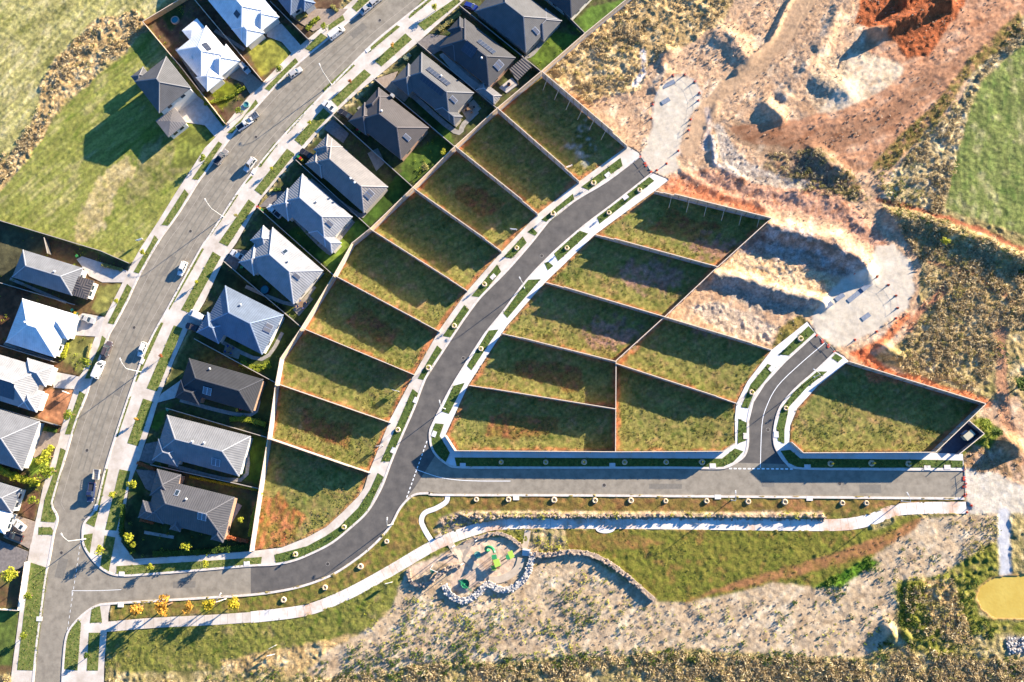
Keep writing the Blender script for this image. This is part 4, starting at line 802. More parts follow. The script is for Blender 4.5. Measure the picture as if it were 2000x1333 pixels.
def tree(px, py, r, label, kind='green', hgt=None, name='street_tree', cat='tree', group='street trees'):
    hgt = hgt or max(2.2, r*2.3); var = random.randint(0,2); key = (kind, var, name)
    if key not in PROTO:
        o = empty(name, (0,0,0)); 
        m = MB(); m.tube((0,0,0), (.05,.02,1.5), .09, .06); 
        for k in range(4):
            t = k*1.57+var; m.tube((.05,.02,1.3), (math.cos(t)*.45, math.sin(t)*.45, 2.3), .05, .02)
        m.build('trunk', bark, o); leaves(380, 1.0, 1.0, 1.05, .15, 2.35, hash(key[1])+len(kind)*7+var, lump=7).build('crown', LG[kind], o)
        PROTO[key] = o; first = True
    else: o = copy_tree(PROTO[key]); first = False
    s_ = hgt/3.4; o.location = P(px, py, .1); c = P(px, py, hgt*.6); o.location = (c.x, c.y, .1); o.scale = (r, r, s_); o.rotation_euler = (0,0,random.uniform(0,6.28))
    return prop(o, label, cat, group)
K = 7.4
TR = [(546,136,9,'green','between the yellow-fenced lawn and the silver parked car'),(467,219,9,'green','above the parked white ute'),(634,54,9,'green','beside the planted front garden at the top'),(684,160,5,'red','small and reddish, on the verge beyond the street lamp'),
(605,240,5,'lime','on the wide verge below the white car leaving its drive'),(849,16,8,'lime','on the verge at the top edge near the blue car'),(767,89,5,'orange','tiny and orange, on the verge above the solar roofs'),(396,309,10,'green','beside the grey ute'),
(530,330,5,'lime','tiny, on the verge opposite the white four-wheel drive'),(462,422,5,'olive','thin and brownish, on the verge near the white ute driveway'),(384,551,5,'lime','tiny, on the verge above the white van'),(280,494,7,'lime','beside the paddock corner'),
(227,589,7,'lime','on the left verge below the ribbed garage'),(171,710,12,'green','beside the white van parked on the left kerb'),(315,695,5,'red','tiny and red-brown, on the verge right of the white hatchback'),(134,809,13,'green','on the verge below the red-soil yard'),
(267,820,5,'orange','tiny and golden, on the lush verge left of the grey metal roof'),(221,965,9,'lime','on the verge above the corner lamp'),(260,947,11,'lime','at the rounded lawn beside the corner house drive'),(94,921,18,'green','large, where the hedge meets the verge'),
(92,892,14,'lime','behind the large one at the hedge end'),(66,979,11,'green','in the bark garden by the lower drive'),(197,1075,11,'lime','on the corner verge beside the yellow tactile pad'),(296,1107,8,'lime','on the side road verge below the corner block'),
(403,1101,8,'lime','on the side road verge further right'),(251,1050,13,'lime','bigger of the two at the corner block lawn edge'),(263,1064,7,'lime','smaller of the two at the corner block lawn edge'),(366,1067,11,'lime','alone on the shaded lawn of the corner block'),
(55,1165,10,'green','on the bottom left verge beside the picket fence'),(47,1242,8,'green','on the bottom left verge, below the picket fence'),(170,1282,8,'dark','dark, on the narrow verge island at the bottom'),(25,1120,19,'lime','large and lime, inside the picket-fenced garden'),
(472,1016,8,'lime','in the back lawn of the corner house'),(266,1187,17,'orange','first from the left beside the side road, deep orange'),(322,1182,20,'orange','biggest orange one beside the side road'),(369,1185,12,'orange','small orange one, third beside the side road'),
(411,1181,14,'gold','fourth beside the side road, yellow-green'),(457,1176,16,'gold','last of the row beside the side road, golden'),(830,328,9,'olive','in the corner yard above the vacant lots'),(866,298,7,'lime','on the lawn by the boundary fence'),
(1998,752,18,'dark','dark, at the right edge beside the dirt track'),(1925,830,14,'green','beside the electrical compound'),(1945,845,11,'dark','smaller and darker, by the gravel pile'),(1845,472,9,'lime','bright, on the scrub bank at the right')]
for x, y, r, k, l in TR: tree(x, y, r/K, hgt=(2.0 if x > 1900 else None), label=('tree ' if not l.startswith(('tiny','small','large','dark','thin','big')) else 'tree, ')+l, kind=k, group='street and garden trees')
def hedge(pl, wd, ht, label, kind='lime', z=.05):
    q = [P(*p) for p in pl]; m = MB(); rs = random.Random(5)
    for a, b_ in zip(q[:-1], q[1:]):
        L = (b_-a).length; d = (b_-a).normalized(); n = Vector((-d.y, d.x, 0))
        for i in range(int(L*wd*ht*26)):
            t = rs.uniform(0, L); u = rs.uniform(-1,1); v = rs.random()
            p = a+d*t+n*u*wd/2*(.85+.25*math.sin(t*2.2)); p.z = z+ht*(1-.35*abs(u)**3)*(.25+.75*v**.5)*(.9+.15*math.sin(t*3.1))
            nr = Vector((rs.uniform(-1,1), rs.uniform(-1,1), rs.uniform(.1,1))).normalized(); e = nr.orthogonal().normalized(); e = Matrix.Rotation(rs.uniform(0,6.28),3,nr)@e; f = nr.cross(e); s_ = rs.uniform(.1,.2)
            m.face([p-e*s_, p-f*s_*.7, p+e*s_, p+f*s_*.7])
    for a, b_ in zip(q[:-1], q[1:]): m.bar(a+Vector((0,0,ht*.4)), b_+Vector((0,0,ht*.4)), wd*.6, ht*.55)
    return m.build('hedge', LG[kind], None, label=label, cat='hedge')
hedge([(-4,912),(30,930),(80,945)], 2.3, 2.4, 'thick clipped lime-green hedge between two houses at the left edge')
hedge([(512,962),(497,1005),(489,1048)], 1.2, 1.2, 'row of yellow-green shrubs along the boundary fence behind the corner house')
hedge([(372,931),(430,943),(505,957)], 1.0, .9, 'planted border of yellow-green shrubs above the corner house yard','gold')
hedge([(444,1048),(486,1058)], 1.3, 1.2, 'low red-brown hedge behind the corner house','red')
hedge([(275,1016),(302,1022)], .9, .8, 'dark red shrub row under the corner house front window','red')
hedge([(270,904),(305,918)], 1.2, 1.0, 'dark red-brown shrub row between the two lower driveways','red')
hedge([(243,985),(238,1040),(262,1080)], 1.6, 1.0, 'dark green hedge along the corner block path','dark')
hedge([(300,1082),(400,1078),(485,1068)], 2.0, .7, 'dark ground-hugging hedge along the bottom of the corner block','dark')
hedge([(395,168),(418,150)], 1.2, .7, 'small green shrub bed beside the white-roofed house','green')
hedge([(400,205),(452,190),(480,172)], 1.4, .8, 'clipped hedge edging the curved green front lawn','green')
hedge([(960,62),(985,88),(1015,113)], 1.5, 1.4, 'shrub row along the fence behind the top solar house','dark')
hedge([(790,118),(802,108)], 2.0, 1.0, 'pale grey-green shrub mass in the front garden below the solar houses','grey')
hedge([(858,62),(878,45),(900,28)], 1.8, .9, 'mixed flowering shrub bed at the front of the top solar house','olive')
hedge([(580,38),(600,30)], 2.2, 1.0, 'rounded shrubs in the planted front garden at the top','olive')
hedge([(600,60),(612,45),(625,36)], 1.8, 1.0, 'second band of rounded shrubs in the top front garden','green')
hedge([(648,12),(660,24)], 1.4, .9, 'shrubs inside the timber-edged bed at the top','olive')
hedge([(535,373),(550,371)], 1.2, .9, 'small dark clipped hedge beside a black driveway','dark')
hedge([(450,820),(480,818),(520,830)], 2.0, .8, 'row of pale strap-leaved shrubs in the yard of the nearly black house','green')
hedge([(470,710),(500,722),(530,712)], 2.4, .8, 'leafy border along the metal fence below the blue-grey roof','green')
hedge([(122,688),(126,700),(134,670)], 1.4, .9, 'lime shrubs beside the white pyramid-roofed house','lime')
hedge([(178,672),(172,700)], 1.0, .8, 'small brown shrubs along the path by the white pyramid house','olive')
hedge([(75,905),(98,880),(105,872)], 2.0, 1.2, 'bright shrubs in the front garden above the hedge','lime')
hedge([(200,518),(240,528)], 1.4, .9, 'shrubs behind the curved pale driveway','olive')
hedge([(425,225),(440,242)], 1.4, .9, 'dark shrubs beside the curved driveway of the two-storey house','dark')
hedge([(88,838),(112,842)], 1.8, 1.0, 'dark shrubs beside the paved drive','dark')
# saplings in collars
SAPS = [(1159,358,1),(1080,418,1),(1009,485,1),(946,556,1),(887,637,1),(837,719,1),(777,840,1),(577,1083,1),(672,1030,1)]
SAPR = [(1249,372,1),(1189,416,1),(1107,485,1),(939,682,1)]
SAPB = [(979,903,1),(1066,903,1),(1141,903,1),(1220,903,1),(1301,903,1),(1371,903,1),(1622,906,1),(1702,905,1),(1774,906,1)]
SAPD = [(1563,662,1),(1468,767,1),(1535,798,1)]
SAPS2 = [(930,976,0),(993,976,0),(1082,977,0),(1162,978,0),(1232,978,0),(1300,979,0),(1380,979,0),(1461,980,0),(1533,981,0),(1645,983,0),(1692,983,0)]
SAPS3 = [(554,1172,0),(635,1148,0),(704,1107,0),(755,1058,0)]
sp = {}
def sapling(x, y, leafy, label, group):
    if leafy not in sp:
        o = empty('sapling', (0,0,0))
        m = MB(); m.lathe([(.72,0),(.66,.28),(.5,.36),(.34,.3),(.26,.04),(.02,.02)], n=18, jit=.06); m.build('mulch_ring', hess, o)
        m = MB(); m.tube((0,0,0), (.03,.02,1.5), .03, .015, 6)
        for k in range(5):
            t = k*1.3; m.tube((.02,.01,.8+.12*k), (math.cos(t)*.3, math.sin(t)*.3, 1.25+.14*k), .012, .006, 5)
        m.build('trunk', bark, o)
        for sx in (-.42,.42):
            m = MB(); m.box((sx,0,.8), (.05,.05,1.6)); m.build('stake', postm, o)
        if leafy: leaves(90, .42, .42, .6, .1, 1.35, 9, lump=4).build('crown', LG['lime'], o)
        else: leaves(26, .3, .3, .5, .05, 1.3, 12, lump=4).build('crown', LG['olive'], o)
        sp[leafy] = o
    else: o = copy_tree(sp[leafy])
    p = P(x, y, .1); o.location = (p.x, p.y, .12 if leafy else ground_z(p.x, p.y)+.02); o.rotation_euler = (0,0,random.uniform(0,3)); s_ = random.uniform(.9,1.12); o.scale = (s_,s_,s_*random.uniform(.9,1.25))
    return prop(o, label, 'sapling', group)
for L_, wh, g_ in [(SAPS,'from the top on the left verge of the new curved road','saplings left of the curved road'),(SAPR,'from the top on the right verge of the new curved road','saplings right of the curved road'),
               (SAPB,'from the left in the strip above the lower road','saplings above the lower road'),(SAPD,'from the top beside the short side road','saplings beside the short side road'),
               (SAPS2,'from the left in the strip below the lower road','saplings below the lower road'),(SAPS3,'from the left on the grass outside the road bend','saplings outside the bend')]:
    for i, (x, y, lf) in enumerate(sorted(L_, key=lambda q: q[1] if 'top' in wh else q[0])): sapling(x, y, lf, '%s %s sapling %s' % (ORD[i], 'leafy' if lf else 'bare', wh), g_)
# ---------------------------------------------------------------- street lamps
LA = [((647,165),(625,128),'on the verge opposite the silver parked car'),((436,424),(402,392),'on the verge below the white four-wheel drive'),((275,727),(236,704),'beside the white hatchback at the kerb'),((167,1053),(122,1046),'at the corner of the two roads'),
      ((441,1170),(429,1163),'among the orange trees on the side road'),((767,1024),(756,1016),'outside the bend of the new road'),((869,799),(859,787),'on the right verge above the junction'),((1024,563),(1018,548),'halfway up the curved road'),
      ((1429,977),(1437,964),'below the lower road facing the short side road'),((1761,979),(1774,967),'below the lower road near its right end'),((1590,737),(1593,724),'beside the short side road')]
for bp_, hp_, l in LA:
    big = hp_[0] < 640 and hp_[0] != 429; h = 8.0 if big else 6.5
    b0 = P(*bp_, .12); hd = P(*hp_, h); d = hd-b0; d.z = 0; L = min(max(d.length, 1.0), 3.2); d.normalize()
    o = empty('street_lamp', b0, math.atan2(d.y, d.x), label='pale steel street lamp '+l, cat='street lamp', group='street lamps')
    m = MB(); m.lathe([(.2,0),(.2,.12),(.1,.16)], n=10); m.tube((0,0,0), (0,0,h-1.0), .11, .075, 8); m.build('pole', steel, o)
    m = MB(); prev = Vector((0,0,h-1.0))
    for t in (.25,.5,.75,1): q_ = Vector((L*t, 0, h-1.0+1.0*math.sin(t*math.pi/2))); m.tube(prev, q_, .06, .05, 6); prev = q_
    m.build('arm', steel, o)
    m = MB(); m.box((L+.3,0,h), (.8,.3,.14), taper=.8); hd_ = m.build('lamp_head', steel, o); m = MB(); m.box((L+.35,0,h-.09), (.5,.22,.04)); m.build('lens', headl, hd_)
# ---------------------------------------------------------------- vehicles
def loft(mb, rings):
    for A, B_ in zip(rings[:-1], rings[1:]):
        n = len(A)
        for i in range(n): mb.face([A[i], B_[i], B_[(i+1)%n], A[(i+1)%n]])
    mb.face(rings[0]); mb.face(rings[-1][::-1])
def ringx(x, hw, z0, z1, r=.14):
    return [Vector(p) for p in ((x,-hw*.92,z0),(x,-hw,z0+r),(x,-hw,z1-r),(x,-hw*.86,z1),(x,hw*.86,z1),(x,hw,z1-r),(x,hw,z0+r),(x,hw*.92,z0))]
def paint(rgb): return mat('car_paint_%d_%d_%d' % rgb, alb(*rgb), None, rough=.28, spec=.6)
VK = {'hatch':(4.3,1.78,1.48),'sedan':(4.7,1.82,1.44),'suv':(4.7,1.9,1.75),'ute':(5.2,1.88,1.75),'van':(5.1,1.95,2.0)}
def vehicle(px, py, deg, kind, rgb, label, name=None, cat=None, sc=1.0):
    L, Wd, Hh = VK[kind]; nm = {'hatch':'hatchback','sedan':'sedan','suv':'four_wheel_drive','ute':'utility_truck','van':'van'}[kind]
    a = P(px, py, .7); f = P(px+math.cos(math.radians(deg))*10, py-math.sin(math.radians(deg))*10, .7)-a
    o = empty(name or nm, (a.x, a.y, .05 if True else 0), math.atan2(f.y, f.x), label=label, cat=cat or nm.replace('_',' ').replace('utility truck','ute'))
    hw = Wd/2; bl = .92 if kind != 'van' else 1.05; z0 = .22; pm = paint(rgb)
    m = MB(); l = L/2
    st = [(-l, hw*.82, z0+.12, bl*.86),(-l+.15, hw*.95, z0, bl*.97),(-l*.55, hw, z0, bl),(l*.35, hw, z0, bl),(l*.62, hw*.98, z0, bl*.93),(l-.2, hw*.9, z0, bl*.84),(l, hw*.72, z0+.14, bl*.66)]
    if kind == 'van': st[4:] = [(l*.62, hw, z0, bl),(l-.25, hw*.93, z0, bl*.9),(l, hw*.8, z0+.1, bl*.72)]
    loft(m, [ringx(x, w_, a_, b_) for x, w_, a_, b_ in st]); m.build('body', pm, o, smooth=False)
    if kind == 'ute': cb, cf, tb, tf = -l*.12, l*.5, -l*.06, l*.26
    elif kind == 'van': cb, cf, tb, tf = -l+.12, l*.72, -l+.2, l*.42
    elif kind == 'sedan': cb, cf, tb, tf = -l*.68, l*.42, -l*.38, l*.12
    else: cb, cf, tb, tf = -l*.93, l*.44, -l*.78, l*.14
    g = MB(); zt = Hh-.07
    A = [Vector((cb,-hw*.9,bl-.03)),Vector((cf,-hw*.9,bl-.03)),Vector((cf,hw*.9,bl-.03)),Vector((cb,hw*.9,bl-.03))]
    B_ = [Vector((tb,-hw*.74,zt)),Vector((tf,-hw*.74,zt)),Vector((tf,hw*.74,zt)),Vector((tb,hw*.74,zt))]
    for i in range(4): g.face([A[i], A[(i+1)%4], B_[(i+1)%4], B_[i]])
    g.face(B_); g.build('windows', glass, o)
    m = MB(); m.box(((tb+tf)/2, 0, zt+.035), (tf-tb+.06, hw*1.5, .08), taper=.94)
    for i in (0,1,2,3): m.bar(A[i]+Vector((0,0,.02)), B_[i]+Vector((0,0,.02)), .09)
    if kind in ('van',): 
        for s_ in (-1,1): m.box((-l*.25, s_*hw*.83, (bl+zt)/2), (L*.5, .1, zt-bl))
    for s_ in (-1,1): m.bar(Vector(((cb+cf)/2-.1, s_*hw*.9, bl)), Vector(((tb+tf)/2-.1, s_*hw*.75, zt)), .1)
    m.build('roof', pm, o)
    if kind == 'ute':
        m = MB(); m.box((-l*.58, 0, bl-.02), (l*.76, hw*1.6, .06)); m.build('tray', mat('tray_liner', (.03,.03,.035), None, rough=.7), o)
        m = MB()
        for s_ in (-1,1): m.box((-l*.56, s_*hw*.9, bl+.08), (l*.84, .1, .2))
        m.box((-l+.06,0,bl+.08), (.1, hw*1.8, .2)); m.build('tray_side', pm, o)
    w0 = None
    for x in (-l*.62, l*.62):
        for s_ in (-1,1):
            if w0 is None:
                m = MB(); m.tube((0,-.11,0), (0,.11,0), .34, n=14); w0 = wo = m.build('wheel', rubber, o); m = MB(); m.tube((0,-.12,0), (0,.12,0), .2, n=10); r0 = m.build('rim', silver, wo)
            else:
                wo = w0.copy(); C.objects.link(wo); rr = r0.copy(); C.objects.link(rr); rr.parent = wo
            wo.location = (x, s_*(hw-.1), .34)
    for s_ in (-1,1):
        m = MB(); m.box((l-.14, s_*hw*.62, bl*.68), (.22,.34,.14)); m.build('headlight', headl, o)
        m = MB(); m.box((-l+.05, s_*hw*.68, bl*.78), (.14,.26,.16)); m.build('taillight', mat('tail_red', (.3,.01,.01), None, rough=.3), o)
        m = MB(); m.box((cf-.25, s_*(hw+.08), bl+.02), (.14,.2,.12)); m.build('mirror', pm, o)
    if kind == 'suv':
        m = MB()
        for s_ in (-1,1): m.bar((tb+.2, s_*hw*.6, zt+.12), (tf-.1, s_*hw*.6, zt+.12), .05)
        m.build('roof_rack', rubber, o)
    o.scale = (sc,)*3
    return o
W_, S_, G_, D_ = (236,232,226), (196,192,188), (140,134,130), (52,50,52)
for a in [(657,65,38,'van',W_,'white van parked on the left kerb at the top of the main road'),(577,142,36,'hatch',S_,'silver hatchback parked beside the yellow-green tree opposite the street lamp'),(478,243,35,'ute',W_,'white ute parked on the left kerb below the small garden pond'),
          (432,307,52,'ute',G_,'grey ute with tray parked on the left kerb below the paddock tree'),(488,322,232,'suv',(214,210,206),'white four-wheel drive with dark roof travelling down the middle of the main road'),(642,208,143,'sedan',W_,'white sedan backing across the verge from a driveway'),
          (674,223,148,'sedan',D_,'dark sedan parked nose-out under the brown tiled roof'),(716,17,40,'sedan',S_,'silver sedan parked at the top left kerb'),(734,2,40,'hatch',S_,'silver hatchback cut by the top edge'),
          (920,13,-18,'hatch',(40,60,140),'bright blue hatchback on the drive at the top edge'),(536,413,140,'ute',W_,'white ute with open dark tray in the drive beside coloured bins'),(464,499,150,'sedan',W_,'white sedan on the black drive beside the light metal roof'),
          (356,525,246,'hatch',W_,'white hatchback with sunroof at the right kerb of the main road, casting a long shadow'),(278,683,247,'hatch',W_,'white hatchback at the right kerb just above the street lamp'),(209,682,68,'suv',(96,84,84),'dark grey four-wheel drive parked on the left kerb ahead of the van'),
          (193,722,66,'van',W_,'white van parked on the left kerb below the dark four-wheel drive'),(171,624,-18,'sedan',S_,'silver sedan in the drive of the white pyramid-roofed house'),(386,617,156,'van',W_,'white van in the drive beside the blue-grey roof'),
          (377,640,162,'sedan',(60,52,60),'dark maroon car beside the white van in the drive'),(178,962,262,'ute',(44,56,92),'dark blue ute towing a trailer on the right kerb'),(36,1025,142,'sedan',W_,'white sedan on the drive at the left edge'),(28,1047,160,'ute',D_,'black ute parked beside the white sedan at the left edge'),
          (599,301,148,'sedan',D_,'dark sedan on the drive of the long tan-roofed house'),(478,133,-48,'hatch',S_,'small silver car on the paved drive between the white houses')]:
    vehicle(*a, sc=.97 if a[3] != 'van' else 1.0)
def trailer(px, py, deg, label):
    a = P(px, py, .5); f = P(px+math.cos(math.radians(deg))*10, py-math.sin(math.radians(deg))*10, .5)-a
    o = empty('trailer', (a.x, a.y, .05), math.atan2(f.y, f.x), label=label, cat='trailer')
    m = MB(); m.box((0,0,.5), (2.6,1.6,.08)); m.bar((1.3,0,.5), (2.6,0,.45), .08)
    for s_ in (-1,1): m.box((0,s_*.8,.8), (2.6,.05,.55)); m.box((s_*1.3,0,.8), (.05,1.6,.55))
    m.build('tray', mat('trailer_steel', alb(190,182,170), None, rough=.5), o)
    m = MB()
    for i in range(5): m.bar((-1.2+i*.6,-.8,1.25), (-1.2+i*.6,.8,1.25), .04)
    for s_ in (-1,1): m.bar((-1.3,s_*.8,1.25), (1.3,s_*.8,1.25), .05); m.bar((-1.25,s_*.8,1.05), (-1.25,s_*.8,1.25), .04); m.bar((1.25,s_*.8,1.05), (1.25,s_*.8,1.25), .04)
    m.build('cage_frame', silver, o)
    for s_ in (-1,1): m = MB(); m.tube((0,s_*.9-.08,.3), (0,s_*.9+.08,.3), .3, n=12); m.build('wheel', rubber, o)
trailer(190,927,262,'caged steel trailer behind the dark blue ute'); trailer(497,229,35,'flat trailer hitched behind the white ute'); trailer(600,1e9,0,'') if False else None
# wheelie bins
BN = [((60,140,70),(585,309),'green-lidded bin, left of three, beside the tan-roofed house drive'),((196,52,40),(589,312),'red-lidded bin, middle of three, beside the tan-roofed house drive'),((214,170,40),(593,316),'yellow-lidded bin, right of three, beside the tan-roofed house drive'),
      ((196,52,40),(506,407),'red-lidded bin at the fence end beside the white ute'),((214,170,40),(510,410),'yellow-lidded bin at the fence end beside the white ute'),((60,140,70),(514,413),'green-lidded bin at the fence end beside the white ute'),
      ((196,52,40),(700,257),'red-lidded bin beside the brown tiled house'),((60,140,70),(704,260),'green-lidded bin beside the brown tiled house'),((60,140,70),(154,502),'green-lidded bin behind the ribbed garage drive'),((214,170,40),(151,613),'yellow-lidded bin beside the white pyramid roof'),
      ((60,160,130),(145,607),'teal-lidded bin beside the white pyramid roof'),((60,160,130),(331,801),'teal-lidded bin behind the grey metal-roofed house'),((40,170,120),(543,40),'teal-lidded bin beside the white roof gutter at the top'),((60,150,90),(475,524),'green-lidded bin below the white sedan'),
      ((214,170,40),(466,802),'yellow play box behind the nearly black house'),((200,40,40),(473,800),'red play box behind the nearly black house')]
bn0 = {}
for c, (x, y), l in BN:
    o = empty('wheelie_bin', P(x, y, .15), random.uniform(0,6), label=l, cat='bin', group='household bins')
    m = MB(); m.box((0,0,.5), (.55,.62,1.0)); m.build('bin_body', mat('bin_green', (.02,.06,.03), None, rough=.6), o)
    m = MB(); m.box((0,0,1.04), (.66,.74,.1)); m.build('lid', mat('bin_lid_%d' % (c[0]*7+c[1]), alb(*c), None, rough=.5), o)
# kerbside pits (pale concrete lids)
PIT = [(719,98,-38),(496,335,-60),(278,706,-66),(188,992,-75),(1187,342,-38),(1222,386,-38),(963,541,-45),(812,782,-66),(768,880,-66),(904,909,0),(1196,909,0),(1392,910,0),(1507,720,-45),(1456,852,-90),(1516,849,-90),(1577,912,0),(1811,914,0),(1850,913,0),(1402,971,0),(1581,974,0),(238,1121,0),(236,1182,0),(848,848,-70),(482,1101,-4),(77,1209,0),(1008,973,0)]
pt0 = None
for i, (x, y, r) in enumerate(sorted(PIT)):
    m = MB(); m.box((0,0,.06), (1.5,1.1,.14)); 
    if pt0 is None: o = pt0 = m.build('drain_pit', conc_new)
    else: o = pt0.copy(); C.objects.link(o)
    p = P(x, y, .1); o.location = (p.x, p.y, .1 if y < 960 or y > 990 else .06); o.rotation_euler = (0,0,math.radians(-r))
    o.name = 'drain_lid'; prop(o, '%s from the left of the pale concrete drain lids' % ORD[i], 'drain lid', 'kerbside drain lids')
# ---------------------------------------------------------------- playground
def ptri(px, py, z): return P(px, py, z)
o = empty('shade_sail', P(905,1085,0), 0, label='triangular tan shade sail over the playground edge', cat='shade sail')
bs = o.location.copy(); A, B_, C_ = P(883,1069,4.2)-bs, P(928,1057,3.4)-bs, P(900,1104,3.6)-bs
m = MB(); n = 8; G = {}
for i in range(n+1):
    for j in range(n+1-i):
        a_, b_ = i/n, j/n; c_ = 1-a_-b_; p = A*a_+B_*b_+C_*c_; cen = (A+B_+C_)/3; k = min(a_,b_,c_); e = (1-max(a_,b_,c_))*.18; G[i,j] = p.lerp(cen, e)-Vector((0,0,k*1.2))
for i in range(n):
    for j in range(n-i):
        m.face([G[i,j], G[i+1,j], G[i,j+1]])
        if i+j < n-1: m.face([G[i+1,j], G[i+1,j+1], G[i,j+1]])
m.build('sail', mat('sail_cloth', alb(176,158,138), alb(192,174,152), 2, .9), o)
for p in (A, B_, C_):
    m = MB(); m.tube((p.x, p.y, 0), (p.x, p.y, p.z+.3), .1, .08); m.build('post', steel, o)
gr1 = mat('play_green', alb(60,160,100), None, rough=.4); gr2 = mat('play_lime', alb(190,220,90), None, rough=.4); gr3 = mat('play_dark_green', alb(30,110,80), None, rough=.4)
def slab(m, pts, z, th=.12): 
    q_ = [P(x, y, z)-bs for x, y in pts]; d = Vector((0,0,th)); m.face(q_); m.face([p-d for p in q_[::-1]])
    for i in range(len(q_)): m.face([q_[i]-d, q_[(i+1)%len(q_)]-d, q_[(i+1)%len(q_)], q_[i]])
bs = P(967,1095,0); o = empty('play_tower', bs, 0, label='green play tower with square canopies and a curling tube slide', cat='play equipment')
m = MB(); slab(m, [(963,1095),(974,1091),(978,1105),(967,1109)], 3.0); m.build('canopy', gr2, o)
m = MB(); slab(m, [(958,1106),(966,1104),(970,1113),(962,1115)], 2.6); m.build('canopy', gr2, o)
m = MB(); slab(m, [(960,1085),(969,1083),(971,1092),(961,1094)], 2.9); m.build('canopy', gr1, o)
m = MB(); slab(m, [(961,1086),(975,1100),(976,1112),(961,1112)], 1.4, .15); m.build('deck', mat('deck_timber', alb(160,120,90), None), o)
for x, y in [(961,1087),(969,1085),(964,1096),(974,1093),(978,1104),(967,1108),(961,1113),(969,1113)]:
    m = MB(); p = P(x, y, 0)-bs; m.tube((p.x,p.y,0), (p.x,p.y,2.8), .07); m.build('post', gr3, o)
m = MB(); prev = None
for i in range(22):
    t = i/21; an = t*5.0; c = P(964,1084,1.0)-bs; q_ = Vector((c.x-.5+math.cos(an)*.9-t*.9, c.y+.6+math.sin(an)*.9+t*1.4, 2.3*(1-t)+.25))
    if prev is not None: m.tube(prev, q_, .36, .36, 10)
    prev = q_
m.build('tube_slide', gr1, o)
bs = P(996,1085,0); o = empty('play_hut', bs, 0, label='small lime-roofed play hut right of the green tower', cat='play equipment')
m = MB(); slab(m, [(991,1079),(1000,1075),(1005,1088),(997,1093)], 2.3); m.build('roof', gr2, o)
m = MB(); slab(m, [(987,1086),(993,1083),(997,1092),(990,1094)], 1.6); m.build('side_panel', gr1, o)
for x, y in [(992,1080),(999,1077),(1003,1087),(997,1091)]:
    m = MB(); p = P(x, y, 0)-bs; m.tube((p.x,p.y,0), (p.x,p.y,2.2), .06); m.build('post', gr3, o)
m = MB(); a_ = P(978,1097,1.2)-bs; b_ = P(990,1090,1.2)-bs; m.bar(a_, b_, .3, .08); m.build('bridge', mat('deck_timber', (0,0,0)), o)
bs = P(909,1140,0); o = empty('spinner_dish', bs, 0, label='round dark green spinner at the lower end of the playground', cat='play equipment')
m = MB(); m.lathe([(.05,.45),(1.0,.5),(1.15,.8),(1.05,.82),(.9,.6),(.02,.55)], n=20); m.build('dish', gr3, o)
m = MB(); m.tube((0,0,0), (0,0,2.2), .08); m.bar((-1.3,1.0,1.9), (1.8,-1.6,1.6), .12); m.build('mast', gr1, o)
bs = P(845,1116,0); o = empty('swing_set', bs, 0, label='swing frame with white and green arms in the smaller play bay', cat='play equipment')
m = MB(); a_, b_ = P(840,1112,2.4)-bs, P(854,1118,2.4)-bs; m.tube(a_, b_, .07)
for p in (a_, b_):
    for s_ in (-.8,.8): m.tube(p, (p.x+s_*.3, p.y+s_, 0), .05)
m.build('frame', steel, o)
m = MB(); m.lathe([(.02,.6),(.45,.62),(.5,.68)], n=14); m.build('seat', gr1, o)
m = MB(); m.tube((-.3,0,.65), (0,0,2.4), .015); m.tube((.3,0,.65), (0,0,2.4), .015); m.build('chain', silver, o)
m = MB(); m.lathe([(.02,.3),(.8,.32),(.9,.36),(.8,.4)], n=18); mm = m.build('rubber_mound', mat('soft_fall_teal', alb(120,180,160), None), label='small teal round pad near the shade sail', cat='play equipment'); mm.location = P(933,1084,0)
b = MB(); sheet(b, [(908,1112),(960,1080),(1005,1105),(1000,1120),(985,1130),(965,1134),(950,1133),(946,1125),(925,1112)], .16) if False else None
